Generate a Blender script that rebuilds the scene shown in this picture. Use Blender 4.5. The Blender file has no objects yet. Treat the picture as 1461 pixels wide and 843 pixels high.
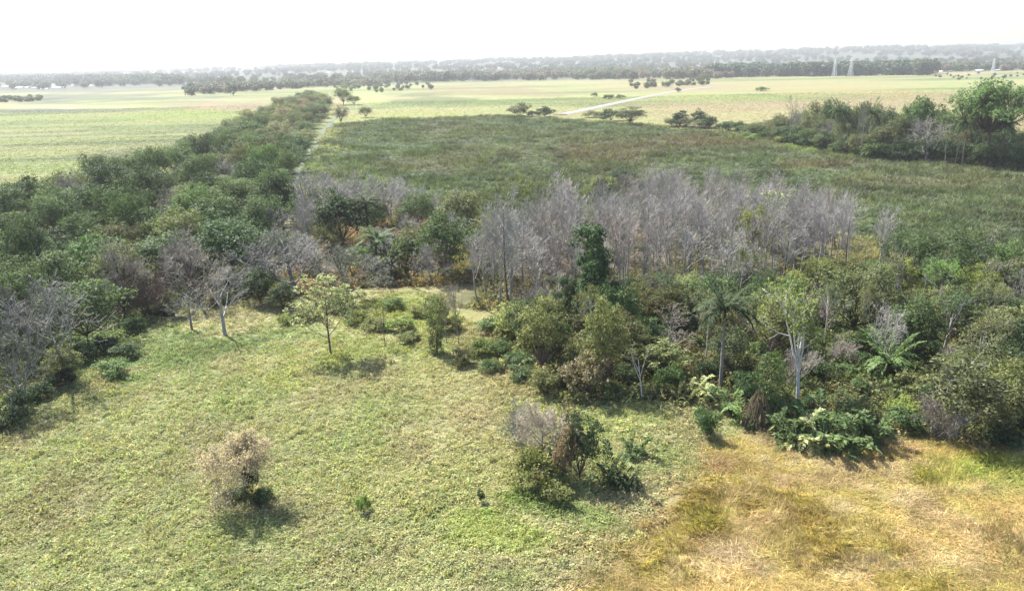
import bpy, math, random
import numpy as np
from mathutils import Vector, Matrix

SC = bpy.context.scene
COL = SC.collection

# ------------------------------------------------------------------ camera
CAM_H = 33.0
FPX = 1070.0                      # focal length in photograph pixels (1461 wide)
PITCH = math.radians(17.02)
ROLL = math.radians(1.3)
_f = np.array([0, math.cos(PITCH), -math.sin(PITCH)])
_r0 = np.array([1.0, 0, 0])
_u0 = np.array([0, math.sin(PITCH), math.cos(PITCH)])
_r = math.cos(ROLL) * _r0 - math.sin(ROLL) * _u0
_u = math.cos(ROLL) * _u0 + math.sin(ROLL) * _r0
cam_data = bpy.data.cameras.new('camera')
cam = bpy.data.objects.new('camera', cam_data)
COL.objects.link(cam)
cam_data.sensor_width = 36
cam_data.lens = 36 * FPX / 1461
cam_data.clip_start = 0.5
cam_data.clip_end = 40000
cam.matrix_world = Matrix(((_r[0], _u[0], -_f[0], 0), (_r[1], _u[1], -_f[1], 0),
                           (_r[2], _u[2], -_f[2], CAM_H), (0, 0, 0, 1)))
SC.camera = cam

# ------------------------------------------------------------------ sky, sun, exposure
SUN_EL = math.radians(50)
SUN_AZ = math.radians(-42)        # from +Y (ahead) towards -X (left): the sun stands ahead and to the left
TO_SUN = Vector((math.sin(SUN_AZ) * math.cos(SUN_EL), math.cos(SUN_AZ) * math.cos(SUN_EL), math.sin(SUN_EL)))
world = bpy.data.worlds.new('World')
SC.world = world
world.use_nodes = True
wn = world.node_tree.nodes
wl = world.node_tree.links
wn.clear()
sky = wn.new('ShaderNodeTexSky')
sky.sky_type = 'NISHITA'
sky.sun_disc = False
sky.sun_elevation = SUN_EL
sky.sun_rotation = SUN_AZ
sky.altitude = 50
sky.air_density = 1.0
sky.dust_density = 2.0
sky.ozone_density = 1.0
bg = wn.new('ShaderNodeBackground')
bg.inputs['Strength'].default_value = 0.10
wo = wn.new('ShaderNodeOutputWorld')
wl.new(sky.outputs[0], bg.inputs[0])
wl.new(bg.outputs[0], wo.inputs[0])
sun_data = bpy.data.lights.new('sun', 'SUN')
sun_data.energy = 5.0
sun_data.angle = math.radians(0.55)
sun_data.color = (1.0, 0.96, 0.90)
sun = bpy.data.objects.new('sun', sun_data)
COL.objects.link(sun)
sun.rotation_euler = TO_SUN.to_track_quat('Z', 'Y').to_euler()
sun.location = (0, 0, 300)
SC.view_settings.view_transform = 'Standard'
SC.view_settings.look = 'None'
SC.view_settings.gamma = 1.0
SC.view_settings.use_curve_mapping = False
SC.view_settings.exposure = 1.88
SC.render.engine = 'CYCLES'
cy = SC.cycles
cy.max_bounces = 3
cy.diffuse_bounces = 1
cy.glossy_bounces = 1
cy.transmission_bounces = 1
cy.volume_bounces = 0
cy.transparent_max_bounces = 40
cy.caustics_reflective = False
cy.caustics_refractive = False
cy.use_adaptive_sampling = False
cy.use_denoising = True
cy.denoiser = 'OPENIMAGEDENOISE'
cy.denoising_input_passes = 'RGB_ALBEDO_NORMAL'
cy.denoising_prefilter = 'ACCURATE'
cy.sample_clamp_indirect = 4
cy.volume_step_rate = 4

# ------------------------------------------------------------------ maths helpers
RNG = np.random.default_rng(11)
random.seed(5)


def ray(px, py):
    return _f + (px - 730.5) / FPX * _r + (421.5 - py) / FPX * _u


def G(px, py, z=0.0):
    """World x, y where the sight line of a photograph pixel meets height z."""
    d = ray(px, py)
    t = (z - CAM_H) / d[2]
    return np.array([d[0] * t, d[1] * t])


def HT(px, py, ty):
    """Height of a thing that stands at pixel (px, py) and ends at row ty."""
    b = G(px, py)
    d = ray(px, ty)
    return CAM_H + d[2] * b[1] / d[1]


def proj(x, y, z=0.0):
    q = np.stack([x, y, np.zeros_like(x) + z - CAM_H], -1)
    dz = np.maximum(q @ _f, 1e-3)
    return 730.5 + FPX * (q @ _r) / dz, 421.5 - FPX * (q @ _u) / dz


def sstep(a, b, x):
    t = np.clip((x - a) / (b - a), 0, 1)
    return t * t * (3 - 2 * t)


def _hash(ix, iy, seed):
    h = ix.astype(np.int32).astype(np.uint32) * np.uint32(374761393) + iy.astype(np.int32).astype(np.uint32) * np.uint32(668265263) + np.uint32((seed * 974711) & 0xFFFFFFFF)
    h = (h ^ (h >> np.uint32(13))) * np.uint32(1274126177)
    h = h ^ (h >> np.uint32(16))
    return h * (1.0 / 4294967295.0)


def vnoise(x, y, seed=0):
    ix = np.floor(x); iy = np.floor(y)
    fx = x - ix; fy = y - iy
    fx = fx * fx * (3 - 2 * fx); fy = fy * fy * (3 - 2 * fy)
    a = _hash(ix, iy, seed); b = _hash(ix + 1, iy, seed)
    c = _hash(ix, iy + 1, seed); d = _hash(ix + 1, iy + 1, seed)
    return (a * (1 - fx) + b * fx) * (1 - fy) + (c * (1 - fx) + d * fx) * fy


def fbm(x, y, seed=0, octv=4):
    s = 0.0; a = 0.5; n = 0.0
    for k in range(octv):
        s = s + a * vnoise(x * 2 ** k + 17.3 * k, y * 2 ** k - 9.1 * k, seed + k * 31)
        n += a; a *= 0.55
    return s / n


def inside(poly, x, y):
    """Signed distance-like value: positive inside the polygon, negative outside."""
    poly = np.asarray(poly, float)
    d = np.full(x.shape, 1e18)
    c = np.zeros(x.shape, bool)
    n = len(poly)
    for i in range(n):
        ax, ay = poly[i]; bx, by = poly[(i + 1) % n]
        ex, ey = bx - ax, by - ay
        t = np.clip(((x - ax) * ex + (y - ay) * ey) / (ex * ex + ey * ey + 1e-12), 0, 1)
        d = np.minimum(d, (x - ax - ex * t) ** 2 + (y - ay - ey * t) ** 2)
        c ^= ((ay > y) != (by > y)) & (x < ex * (y - ay) / (ey + (1e-12 if abs(ey) < 1e-12 else 0)) + ax)
    return np.where(c, 1, -1) * np.sqrt(d)


def norm(v):
    return v / np.maximum(np.linalg.norm(v, axis=-1, keepdims=True), 1e-9)


def perp(d):
    h = np.where(np.abs(d[..., 2:3]) < 0.9, np.array([0, 0, 1.0]), np.array([1.0, 0, 0]))
    a = norm(np.cross(d, h))
    return a, np.cross(d, a)


# ------------------------------------------------------------------ mesh building
def mesh_from(name, verts, faces4=None, faces3=None, mat=None, tint=None, smooth=False):
    me = bpy.data.meshes.new(name)
    verts = np.asarray(verts, np.float32)
    f4 = np.zeros((0, 4), np.int32) if faces4 is None else np.asarray(faces4, np.int32)
    f3 = np.zeros((0, 3), np.int32) if faces3 is None else np.asarray(faces3, np.int32)
    me.vertices.add(len(verts))
    me.vertices.foreach_set('co', verts.ravel())
    loops = np.concatenate([f4.ravel(), f3.ravel()])
    me.loops.add(len(loops))
    me.loops.foreach_set('vertex_index', loops)
    starts = np.concatenate([np.arange(len(f4)) * 4, len(f4) * 4 + np.arange(len(f3)) * 3]).astype(np.int32)
    me.polygons.add(len(starts))
    me.polygons.foreach_set('loop_start', starts)
    me.update(calc_edges=True)
    if smooth:
        me.polygons.foreach_set('use_smooth', np.ones(len(starts), bool))
    if tint is not None:
        at = me.attributes.new('tint', 'FLOAT', 'FACE')
        at.data.foreach_set('value', np.asarray(tint, np.float32))
    if mat:
        me.materials.append(mat)
    return me


class Geo:
    """Collects quads, triangles and tubes for one mesh."""
    def __init__(s):
        s.v = []; s.q = []; s.t = []; s.tq = []; s.n = 0

    def quads(s, v, q, tint=None):
        s.v.append(v); s.q.append(q + s.n); s.n += len(v)
        s.tq.append(np.full(len(q), 0.5) if tint is None else tint)

    def tubes(s, p0, p1, r0, r1, sides=4, tint=None):
        N = len(p0)
        if N == 0:
            return
        d = norm(p1 - p0)
        a, b = perp(d)
        ang = np.arange(sides) * 2 * math.pi / sides
        ring = a[:, None, :] * np.cos(ang)[None, :, None] + b[:, None, :] * np.sin(ang)[None, :, None]
        v = np.concatenate([p0[:, None] + ring * r0[:, None, None], p1[:, None] + ring * r1[:, None, None]], 1)
        k = np.arange(sides); k2 = (k + 1) % sides
        q = np.stack([k, k2, k2 + sides, k + sides], -1)
        q = (q[None] + (np.arange(N) * 2 * sides)[:, None, None]).reshape(-1, 4)
        s.quads(v.reshape(-1, 3), q, None if tint is None else np.repeat(tint, sides))

    def leaves(s, c, nrm, length, width, rng, tint=None, axis=None):
        """Diamond leaf faces, folded a little along the midrib."""
        N = len(c)
        nrm = norm(nrm)
        if axis is None:
            axis = rng.normal(size=(N, 3))
        t = norm(axis - nrm * np.sum(axis * nrm, -1, keepdims=True))
        b = np.cross(nrm, t)
        L = np.asarray(length).reshape(-1, 1) * 0.5
        W = np.asarray(width).reshape(-1, 1) * 0.5
        v = np.stack([c - t * L, c + b * W - nrm * W * 0.25, c + t * L - nrm * L * 0.15, c - b * W - nrm * W * 0.25], 1).reshape(-1, 3)
        q = np.arange(N * 4).reshape(-1, 4)
        s.quads(v, q, rng.random(N) if tint is None else tint)

    def build(s, name, mat):
        return mesh_from(name, np.concatenate(s.v), np.concatenate(s.q), None, mat, np.concatenate(s.tq))


# ------------------------------------------------------------------ materials
def new_mat(name):
    m = bpy.data.materials.new(name)
    m.use_nodes = True
    nt = m.node_tree
    nt.nodes.clear()
    return m, nt.nodes, nt.links


def mix_rgb(n, l, kind, fac, a, b):
    x = n.new('ShaderNodeMix'); x.data_type = 'RGBA'; x.blend_type = kind
    for sock, val in ((x.inputs[0], fac), (x.inputs[6], a), (x.inputs[7], b)):
        if hasattr(val, 'is_linked'):
            l.new(val, sock)
        else:
            sock.default_value = val
    return x.outputs[2]


def foliage_mat(name, source, transl=0.35, lo=0.55, hi=1.5, rough=0.6, spec=0.12):
    """Leaf or blade: colour from the object (or the instance), varied leaf by leaf; part of the light passes through."""
    m, n, l = new_mat(name)
    if source == 'object':
        oi = n.new('ShaderNodeObjectInfo'); col = oi.outputs['Color']
    else:
        at = n.new('ShaderNodeAttribute'); at.attribute_type = 'INSTANCER'; at.attribute_name = 'col'; col = at.outputs['Color']
    ti = n.new('ShaderNodeAttribute'); ti.attribute_name = 'tint'
    mr = n.new('ShaderNodeMapRange'); mr.inputs[3].default_value = lo; mr.inputs[4].default_value = hi
    l.new(ti.outputs['Fac'], mr.inputs[0])
    hs = n.new('ShaderNodeHueSaturation')
    hm = n.new('ShaderNodeMapRange'); hm.inputs[3].default_value = 0.515; hm.inputs[4].default_value = 0.48
    l.new(ti.outputs['Fac'], hm.inputs[0]); l.new(hm.outputs[0], hs.inputs['Hue'])
    l.new(mr.outputs[0], hs.inputs['Value']); l.new(col, hs.inputs['Color'])
    pb = n.new('ShaderNodeBsdfPrincipled')
    pb.inputs['Roughness'].default_value = rough
    pb.inputs['Specular IOR Level'].default_value = spec
    l.new(hs.outputs[0], pb.inputs['Base Color'])
    tr = n.new('ShaderNodeBsdfTranslucent')
    warm = mix_rgb(n, l, 'MULTIPLY', 1.0, hs.outputs[0], (1.25, 1.3, 0.7, 1))
    l.new(warm, tr.inputs['Color'])
    mx = n.new('ShaderNodeMixShader'); mx.inputs[0].default_value = transl
    l.new(pb.outputs[0], mx.inputs[1]); l.new(tr.outputs[0], mx.inputs[2])
    out = n.new('ShaderNodeOutputMaterial'); l.new(mx.outputs[0], out.inputs[0])
    return m


def bark_mat(name, source='object'):
    m, n, l = new_mat(name)
    if source == 'object':
        oi = n.new('ShaderNodeObjectInfo'); col = oi.outputs['Color']
    else:
        at = n.new('ShaderNodeAttribute'); at.attribute_type = 'INSTANCER'; at.attribute_name = 'bark'; col = at.outputs['Color']
    tc = n.new('ShaderNodeTexCoord')
    nz = n.new('ShaderNodeTexNoise'); nz.inputs['Scale'].default_value = 3.0; nz.inputs['Detail'].default_value = 5
    l.new(tc.outputs['Object'], nz.inputs['Vector'])
    mr = n.new('ShaderNodeMapRange'); mr.inputs[1].default_value = 0.3; mr.inputs[2].default_value = 0.7
    mr.inputs[3].default_value = 0.65; mr.inputs[4].default_value = 1.25
    l.new(nz.outputs[0], mr.inputs[0])
    hs = n.new('ShaderNodeHueSaturation'); l.new(mr.outputs[0], hs.inputs['Value']); l.new(col, hs.inputs['Color'])
    pb = n.new('ShaderNodeBsdfPrincipled'); pb.inputs['Roughness'].default_value = 0.85
    pb.inputs['Specular IOR Level'].default_value = 0.10
    l.new(hs.outputs[0], pb.inputs['Base Color'])
    out = n.new('ShaderNodeOutputMaterial'); l.new(pb.outputs[0], out.inputs[0])
    return m


def plain_mat(name, rgb, rough=0.7, noise=0.25, scale=0.5):
    m, n, l = new_mat(name)
    tc = n.new('ShaderNodeTexCoord')
    nz = n.new('ShaderNodeTexNoise'); nz.inputs['Scale'].default_value = scale; nz.inputs['Detail'].default_value = 6
    l.new(tc.outputs['Object'], nz.inputs['Vector'])
    mr = n.new('ShaderNodeMapRange'); mr.inputs[3].default_value = 1 - noise; mr.inputs[4].default_value = 1 + noise
    l.new(nz.outputs[0], mr.inputs[0])
    hs = n.new('ShaderNodeHueSaturation'); hs.inputs['Color'].default_value = (*rgb, 1); l.new(mr.outputs[0], hs.inputs['Value'])
    pb = n.new('ShaderNodeBsdfPrincipled'); pb.inputs['Roughness'].default_value = rough
    l.new(hs.outputs[0], pb.inputs['Base Color'])
    out = n.new('ShaderNodeOutputMaterial'); l.new(pb.outputs[0], out.inputs[0])
    return m


M_LEAF = foliage_mat('leaf', 'object')
M_BARK = bark_mat('bark')
M_BLADE = foliage_mat('grass_blade', 'instance', transl=0.35, lo=0.6, hi=1.4)
M_FARLEAF = foliage_mat('far_leaf', 'instance', transl=0.25)


def ground_mat():
    m, n, l = new_mat('ground_cover')
    at = n.new('ShaderNodeAttribute'); at.attribute_name = 'cover'
    tc = n.new('ShaderNodeTexCoord')
    def noise(scale, det, sx=1.0):
        mp = n.new('ShaderNodeMapping'); mp.inputs['Scale'].default_value = (sx, 1, 1)
        l.new(tc.outputs['Object'], mp.inputs[0])
        z = n.new('ShaderNodeTexNoise'); z.inputs['Scale'].default_value = scale
        z.inputs['Detail'].default_value = det; z.inputs['Roughness'].default_value = 0.65
        l.new(mp.outputs[0], z.inputs['Vector'])
        return z.outputs[0]
    def rng(v, a, b, lo, hi):
        r = n.new('ShaderNodeMapRange'); r.inputs[1].default_value = a; r.inputs[2].default_value = b
        r.inputs[3].default_value = lo; r.inputs[4].default_value = hi
        l.new(v, r.inputs[0]); return r.outputs[0]
    n1 = noise(1.4, 8); n2 = noise(0.045, 8, 0.55); n3 = noise(0.16, 7, 0.6)
    hs = n.new('ShaderNodeHueSaturation')
    mu = n.new('ShaderNodeMath'); mu.operation = 'MULTIPLY'
    l.new(rng(n1, 0.3, 0.7, 0.72, 1.25), mu.inputs[0]); l.new(rng(n3, 0.3, 0.7, 0.78, 1.22), mu.inputs[1])
    l.new(mu.outputs[0], hs.inputs['Value']); l.new(at.outputs['Color'], hs.inputs['Color'])
    l.new(rng(n2, 0.35, 0.65, 0.485, 0.515), hs.inputs['Hue'])
    pb = n.new('ShaderNodeBsdfPrincipled'); pb.inputs['Roughness'].default_value = 0.95
    pb.inputs['Specular IOR Level'].default_value = 0.1
    l.new(hs.outputs[0], pb.inputs['Base Color'])
    bp = n.new('ShaderNodeBump'); bp.inputs['Strength'].default_value = 0.8; bp.inputs['Distance'].default_value = 0.5
    l.new(noise(0.9, 8), bp.inputs['Height']); l.new(bp.outputs[0], pb.inputs['Normal'])
    out = n.new('ShaderNodeOutputMaterial'); l.new(pb.outputs[0], out.inputs[0])
    return m


# ------------------------------------------------------------------ the lie of the land and its plant cover
def gz(x, y):
    x = np.asarray(x, float); y = np.asarray(y, float)
    near = 1 - sstep(140, 420, y)
    z = near * (0.9 * (fbm(x / 26, y / 26, 3, 3) - 0.5) + 0.25 * (fbm(x / 5, y / 5, 8, 3) - 0.5))
    rise = sstep(1900, 7000, y)
    amp = 62 + 24 * sstep(-1500, 2500, x) - 24 * sstep(-800, -3500, x)
    hill = rise * amp * (0.55 + 0.75 * fbm(x / 2600 + 3, y / 2600, 21, 4)) + sstep(2200, 4000, y) * 9 * (fbm(x / 500, y / 500, 5, 3) - 0.5)
    return z + hill


def gz1(x, y):
    return float(gz(np.array([x]), np.array([y]))[0])


# pixel outlines of the plant communities, as (column, row) on the ground
P_HERB = [(-400, 900), (-300, 640), (60, 560), (150, 490), (245, 437), (345, 425), (430, 418), (560, 412), (640, 418), (690, 470),
          (740, 548), (800, 575), (960, 578), (1010, 560), (1075, 610), (1020, 650), (1005, 695), (960, 745), (880, 800), (800, 900)]
P_GOLD = [(800, 900), (880, 800), (960, 745), (1000, 695), (1020, 645), (1090, 618), (1240, 640), (1300, 625), (1461, 645), (1800, 690), (1900, 900)]
P_WOOD = [(690, 470), (740, 548), (800, 575), (960, 576), (1000, 566), (1060, 606), (1110, 625), (1240, 628), (1300, 618), (1461, 640), (1700, 670),
          (1700, 380), (1461, 388), (1300, 376), (1262, 400), (1080, 418), (900, 425), (760, 440)]
P_GROVE = [(676, 440), (700, 395), (770, 350), (860, 318), (960, 306), (1080, 314), (1200, 340), (1215, 395), (1085, 422), (900, 432), (760, 446)]
P_COPSE = [(345, 425), (430, 418), (540, 408), (640, 405), (690, 400), (700, 340), (640, 306), (560, 290), (470, 285), (425, 300), (400, 390)]
P_MID = [(424, 300), (430, 245), (466, 186), (482, 178), (560, 169), (720, 165), (830, 172), (960, 181), (1060, 191), (1200, 221), (1350, 233),
         (1460, 244), (1700, 270), (1800, 420), (1270, 400), (1215, 395), (1200, 340), (1080, 314), (960, 306), (860, 318), (770, 350), (700, 395), (640, 306), (470, 285)]
BELT = [(-260, 690, 0), (-60, 640, 0), (55, 565, 0), (148, 497, 0), (243, 442, 0), (340, 428, 0), (385, 400, 0), (394, 320, 0), (408, 262, 0), (438, 205, 0),
        (458, 172, 0), (472, 148, 0), (440, 133, 4), (372, 158, 5), (256, 206, 6), (240, 222, 6), (120, 238, 6), (0, 266, 6), (-260, 300, 6)]
RFOREST = [(955, 182, 0), (1000, 183, 0), (1060, 191, 0), (1130, 206, 0), (1200, 221, 0), (1240, 228, 0), (1350, 233, 0), (1462, 243, 0), (1640, 260, 0),
           (1640, 170, 12), (1461, 165, 12), (1350, 162, 12), (1260, 160, 11), (1150, 163, 9), (1060, 166, 8), (955, 168, 4)]
W = lambda poly: np.array([G(p[0], p[1], p[2] if len(p) > 2 else 0) for p in poly])
W_HERB, W_GOLD, W_WOOD, W_GROVE, W_COPSE, W_MID, W_BELT, W_RF = map(W, (P_HERB, P_GOLD, P_WOOD, P_GROVE, P_COPSE, P_MID, BELT, RFOREST))

C = lambda *v: np.array(v, float)
# patches of distinct cover: column, row, half width, half height, colour, strength
PATCHES = [
    (700, 130, 130, 8, C(.29, .22, .13), .6), (620, 143, 70, 9, C(.15, .19, .07), .8), (850, 145, 90, 5, C(.20, .23, .09), .5),
    (1150, 122, 150, 7, C(.38, .36, .16), .6), (1240, 132, 160, 9, C(.42, .34, .17), .5), (1050, 140, 120, 8, C(.34, .36, .14), .6),
    (560, 165, 110, 6, C(.36, .38, .13), .8), (520, 140, 30, 14, C(.38, .44, .16), .7), (1380, 120, 80, 5, C(.32, .37, .15), .7),
    (300, 152, 90, 6, C(.36, .25, .18), .8), (100, 153, 160, 3, C(.55, .50, .25), .9), (60, 158, 120, 2.5, C(.12, .14, .10), .8),
    (300, 166, 110, 8, C(.26, .34, .07), .7), (130, 178, 190, 12, C(.25, .31, .09), .5), (150, 139, 170, 5, C(.13, .16, .11), .7),
    (40, 143, 60, 6, C(.09, .12, .10), .8), (100, 130, 170, 3, C(.14, .16, .12), .6), (330, 143, 90, 2, C(.38, .36, .20), .6), (160, 216, 240, 8, C(.16, .17, .07), .7),
    (190, 207, 60, 3, C(.30, .24, .14), .5),
    (720, 190, 130, 10, C(.11, .13, .055), .6), (880, 215, 140, 14, C(.14, .12, .07), .7), (560, 205, 90, 20, C(.085, .125, .045), .7),
    (750, 270, 70, 22, C(.085, .11, .035), .8), (1020, 205, 120, 10, C(.15, .115, .07), .7), (1160, 235, 120, 9, C(.16, .12, .07), .6),
    (1300, 262, 160, 14, C(.15, .145, .075), .6), (1010, 180, 60, 5, C(.16, .11, .07), .6), (1180, 212, 90, 7, C(.14, .20, .05), .8),
    (1090, 198, 60, 5, C(.13, .18, .05), .7), (650, 235, 90, 14, C(.125, .125, .06), .5),
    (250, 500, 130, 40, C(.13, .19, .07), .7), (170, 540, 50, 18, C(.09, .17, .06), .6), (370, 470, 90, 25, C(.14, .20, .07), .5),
    (480, 545, 150, 45, C(.30, .32, .10), .55), (640, 560, 120, 45, C(.31, .28, .14), .4), (430, 590, 120, 35, C(.29, .27, .14), .3),
    (720, 600, 60, 70, C(.28, .24, .14), .5), (150, 640, 170, 60, C(.27, .27, .13), .25), (560, 690, 180, 60, C(.30, .31, .13), .6),
    (250, 780, 220, 50, C(.28, .29, .13), .5), (590, 440, 90, 30, C(.20, .23, .05), .7), (600, 405, 50, 7, C(.30, .22, .10), .7),
    (520, 500, 60, 25, C(.20, .23, .07), .5), (680, 480, 50, 40, C(.24, .20, .09), .5), (740, 550, 50, 25, C(.28, .27, .13), .3),
    (880, 600, 100, 26, C(.28, .31, .12), .7), (950, 660, 60, 30, C(.24, .30, .10), .6),
    (1035, 668, 55, 16, C(.25, .165, .08), .7), (1085, 682, 60, 14, C(.26, .17, .085), .65), (1010, 700, 45, 14, C(.25, .18, .085), .6), (1120, 655, 40, 10, C(.28, .19, .09), .6), (950, 740, 120, 26, C(.22, .215, .075), .7), (990, 780, 110, 26, C(.27, .20, .09), .7), (1130, 668, 34, 8, C(.60, .48, .34), .8), (1185, 690, 46, 9, C(.62, .50, .34), .8), (1240, 700, 40, 8, C(.62, .50, .33), .8), (1085, 735, 26, 14, C(.55, .43, .24), .8), (1045, 792, 32, 12, C(.60, .48, .35), .8), (1290, 720, 50, 8, C(.60, .48, .30), .6), (1390, 700, 60, 8, C(.58, .44, .25), .5), (1200, 760, 50, 10, C(.58, .46, .26), .5),
    (1190, 690, 120, 20, C(.42, .31, .18), .7), (1320, 680, 100, 26, C(.26, .26, .06), .75), (1420, 670, 60, 40, C(.25, .28, .06), .8),
    (1150, 800, 130, 40, C(.38, .32, .12), .4), (1380, 780, 130, 60, C(.42, .32, .14), .5), (1080, 740, 60, 26, C(.42, .31, .15), .5),
    (1040, 785, 40, 18, C(.36, .28, .15), .6), (700, 770, 80, 30, C(.24, .29, .07), .7), (830, 735, 80, 22, C(.15, .22, .06), .7),
    (1240, 640, 70, 10, C(.38, .28, .14), .7), (860, 800, 80, 22, C(.36, .30, .14), .5),
    (930, 375, 180, 40, C(.145, .12, .088), .5), (740, 410, 60, 30, C(.145, .12, .088), .6), (1080, 350, 60, 22, C(.16, .18, .05), .7),
    (900, 340, 40, 9, C(.22, .155, .085), .5), (1200, 380, 70, 20, C(.15, .15, .065), .5),
]


def cover(x, y):
    """Plant colour (albedo) of the ground at world x, y."""
    px, py = proj(x, y)
    a = fbm(x / 38, y / 60, 41, 4); b = fbm(x / 9, y / 13, 52, 4); c = fbm(x / 3.1, y / 3.1, 63, 3); w = fbm(x / 230, y / 420, 71, 5)
    L = lambda u, v, t: u + (v - u) * t[..., None]
    mid = L(C(.060, .083, .041), C(.078, .085, .047), sstep(.38, .64, a * .6 + b * .4))
    mid = L(mid, C(.052, .074, .034), sstep(.52, .7, b) * .7)
    mt = fbm(x / 6, y / 11, 44, 4)
    mid = mid * (.72 + .6 * sstep(.3, .7, mt))[..., None]
    mid = L(mid, C(.105, .12, .062), sstep(.56, .72, fbm(x / 16, y / 9, 46, 4)) * .7)
    far = L(C(.23, .25, .10), C(.27, .245, .125), sstep(.35, .65, w))
    far = L(far, C(.13, .17, .06), sstep(.45, .62, fbm(x / 330, y / 95, 77, 5)))
    far = L(far, C(.25, .20, .12), sstep(.5, .64, fbm(x / 260 + 9, y / 70, 79, 4)) * .7)
    far = L(far, C(.22, .23, .15), sstep(1500, 2600, y))
    dist = L(C(.06, .078, .05), C(.10, .11, .08), sstep(.42, .6, fbm(x / 260, y / 700, 91, 4)))
    far = L(far, dist, sstep(1400, 2100, y + 300 * (w - .5)))
    out = far
    lf = sstep(-90, -140, x + (y - 277) * 0.16) * (1 - sstep(600, 1500, y))
    left = L(C(.16, .20, .06), C(.21, .22, .09), sstep(.4, .6, fbm(x / 160, y / 50, 15, 4)))
    left = L(left, C(.10, .125, .05), sstep(.5, .64, fbm(x / 190 + 4, y / 45, 19, 4)))
    out = L(out, left, np.clip(lf, 0, 1))
    jit = (b - .5) * 10 + (c - .5) * 4
    def put(base, poly, col, soft=2.5, jw=1.0):
        m = sstep(-soft, soft, inside(poly, x, y) + jit * jw)
        return base + (col - base) * m[..., None]
    out = put(out, W_MID, mid, 9, 4.0)
    herb = L(C(.285, .30, .14), C(.335, .325, .165), sstep(.4, .62, a))
    herb = L(herb, C(.26, .225, .13), sstep(.52, .7, b) * .5)
    herb = L(herb, C(.22, .27, .10), sstep(.55, .72, fbm(x / 7 + 5, y / 7, 57, 4)) * .5)
    out = put(out, W_HERB, herb, 2)
    gold = L(C(.45, .335, .125), C(.36, .30, .095), sstep(.42, .6, b))
    gold = L(gold, C(.50, .40, .24), sstep(.5, .66, c) * .6)
    gold = L(gold, C(.22, .16, .075), sstep(.5, .62, fbm(x / 2.3 + 7, y / 1.6, 67, 3)) * .55)
    out = put(out, W_GOLD, gold, 1.5, .6)
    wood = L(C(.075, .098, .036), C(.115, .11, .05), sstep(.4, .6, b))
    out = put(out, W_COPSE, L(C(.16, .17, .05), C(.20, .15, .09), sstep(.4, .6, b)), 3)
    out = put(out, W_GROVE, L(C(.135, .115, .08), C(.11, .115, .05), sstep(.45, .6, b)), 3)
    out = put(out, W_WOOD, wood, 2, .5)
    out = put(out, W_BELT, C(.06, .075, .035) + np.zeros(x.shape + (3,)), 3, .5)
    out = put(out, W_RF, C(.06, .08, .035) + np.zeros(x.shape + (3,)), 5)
    for (cx, cy_, rx, ry, col, st) in PATCHES:
        col = col * (.66 if cy_ < 170 else 0.66 if cy_ < 300 else 1)
        r = np.sqrt(((px - cx) / rx) ** 2 + ((py - cy_) / ry) ** 2)
        jj = np.where(py > 280, (b - .5) * 3.2 + (c - .5) * 1.6, (fbm(x / 40, y / 90, 33, 4) - .5) * 2.2)
        m = sstep(1.15, .45, r + jj) * st
        out = out + (col - out) * m[..., None]
    return out


def sheet(name, xs, ys, zoff=0.0):
    X, Y = np.meshgrid(xs, ys)
    Z = gz(X, Y) + zoff
    v = np.stack([X, Y, Z], -1).reshape(-1, 3)
    nx, ny = len(xs), len(ys)
    i = np.arange(nx * ny).reshape(ny, nx)
    q = np.stack([i[:-1, :-1], i[:-1, 1:], i[1:, 1:], i[1:, :-1]], -1).reshape(-1, 4)
    return v, q


t_ = np.linspace(-1, 1, 421)
gx = 90 * np.sinh(t_ * 5.2) / math.sinh(5.2) * 110
gy = np.concatenate([np.linspace(-2500, 10, 30), 12 + 9500 * (np.exp(np.linspace(0, 5.8, 430)) - 1) / (math.exp(5.8) - 1)])
gv, gq = sheet('ground', gx, gy)
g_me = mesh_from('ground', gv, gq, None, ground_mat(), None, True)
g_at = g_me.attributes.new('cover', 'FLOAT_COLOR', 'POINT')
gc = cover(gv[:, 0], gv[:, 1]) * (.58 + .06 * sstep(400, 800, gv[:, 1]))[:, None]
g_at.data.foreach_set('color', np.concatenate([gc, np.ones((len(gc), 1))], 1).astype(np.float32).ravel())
ground = bpy.data.objects.new('ground', g_me)
COL.objects.link(ground)
ground['kind'] = 'structure'


def strip(name, pts, width, z, mat, kind='structure', soft=0.0):
    """A ribbon of land along a line of world points (road, path)."""
    pts = np.array(pts)
    # resample
    d = np.concatenate([[0], np.cumsum(np.linalg.norm(np.diff(pts, axis=0), axis=1))])
    s = np.linspace(0, d[-1], 90)
    p = np.stack([np.interp(s, d, pts[:, 0]), np.interp(s, d, pts[:, 1])], -1)
    t = norm(np.gradient(p, axis=0)); nn = np.stack([-t[:, 1], t[:, 0]], -1)
    cols = np.array([-1.35, -1, -.4, .4, 1, 1.35]); zs = np.array([-.15, z, z + .05, z + .05, z, -.15])
    wv = width * (1 + 0.25 * (fbm(s / 9, s * 0, 4, 3) - .5))
    v = []
    for k, cc in enumerate(cols):
        q = p + nn * (cc * wv / 2)[:, None]
        v.append(np.concatenate([q, (gz(q[:, 0], q[:, 1]) + zs[k])[:, None]], 1))
    v = np.stack(v, 1).reshape(-1, 3)
    i = np.arange(len(s) * 6).reshape(-1, 6)
    f = np.stack([i[:-1, :-1], i[:-1, 1:], i[1:, 1:], i[1:, :-1]], -1).reshape(-1, 4)
    o = bpy.data.objects.new(name, mesh_from(name, v, f, None, mat, None, True))
    COL.objects.link(o)
    o['kind'] = kind
    return o


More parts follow.
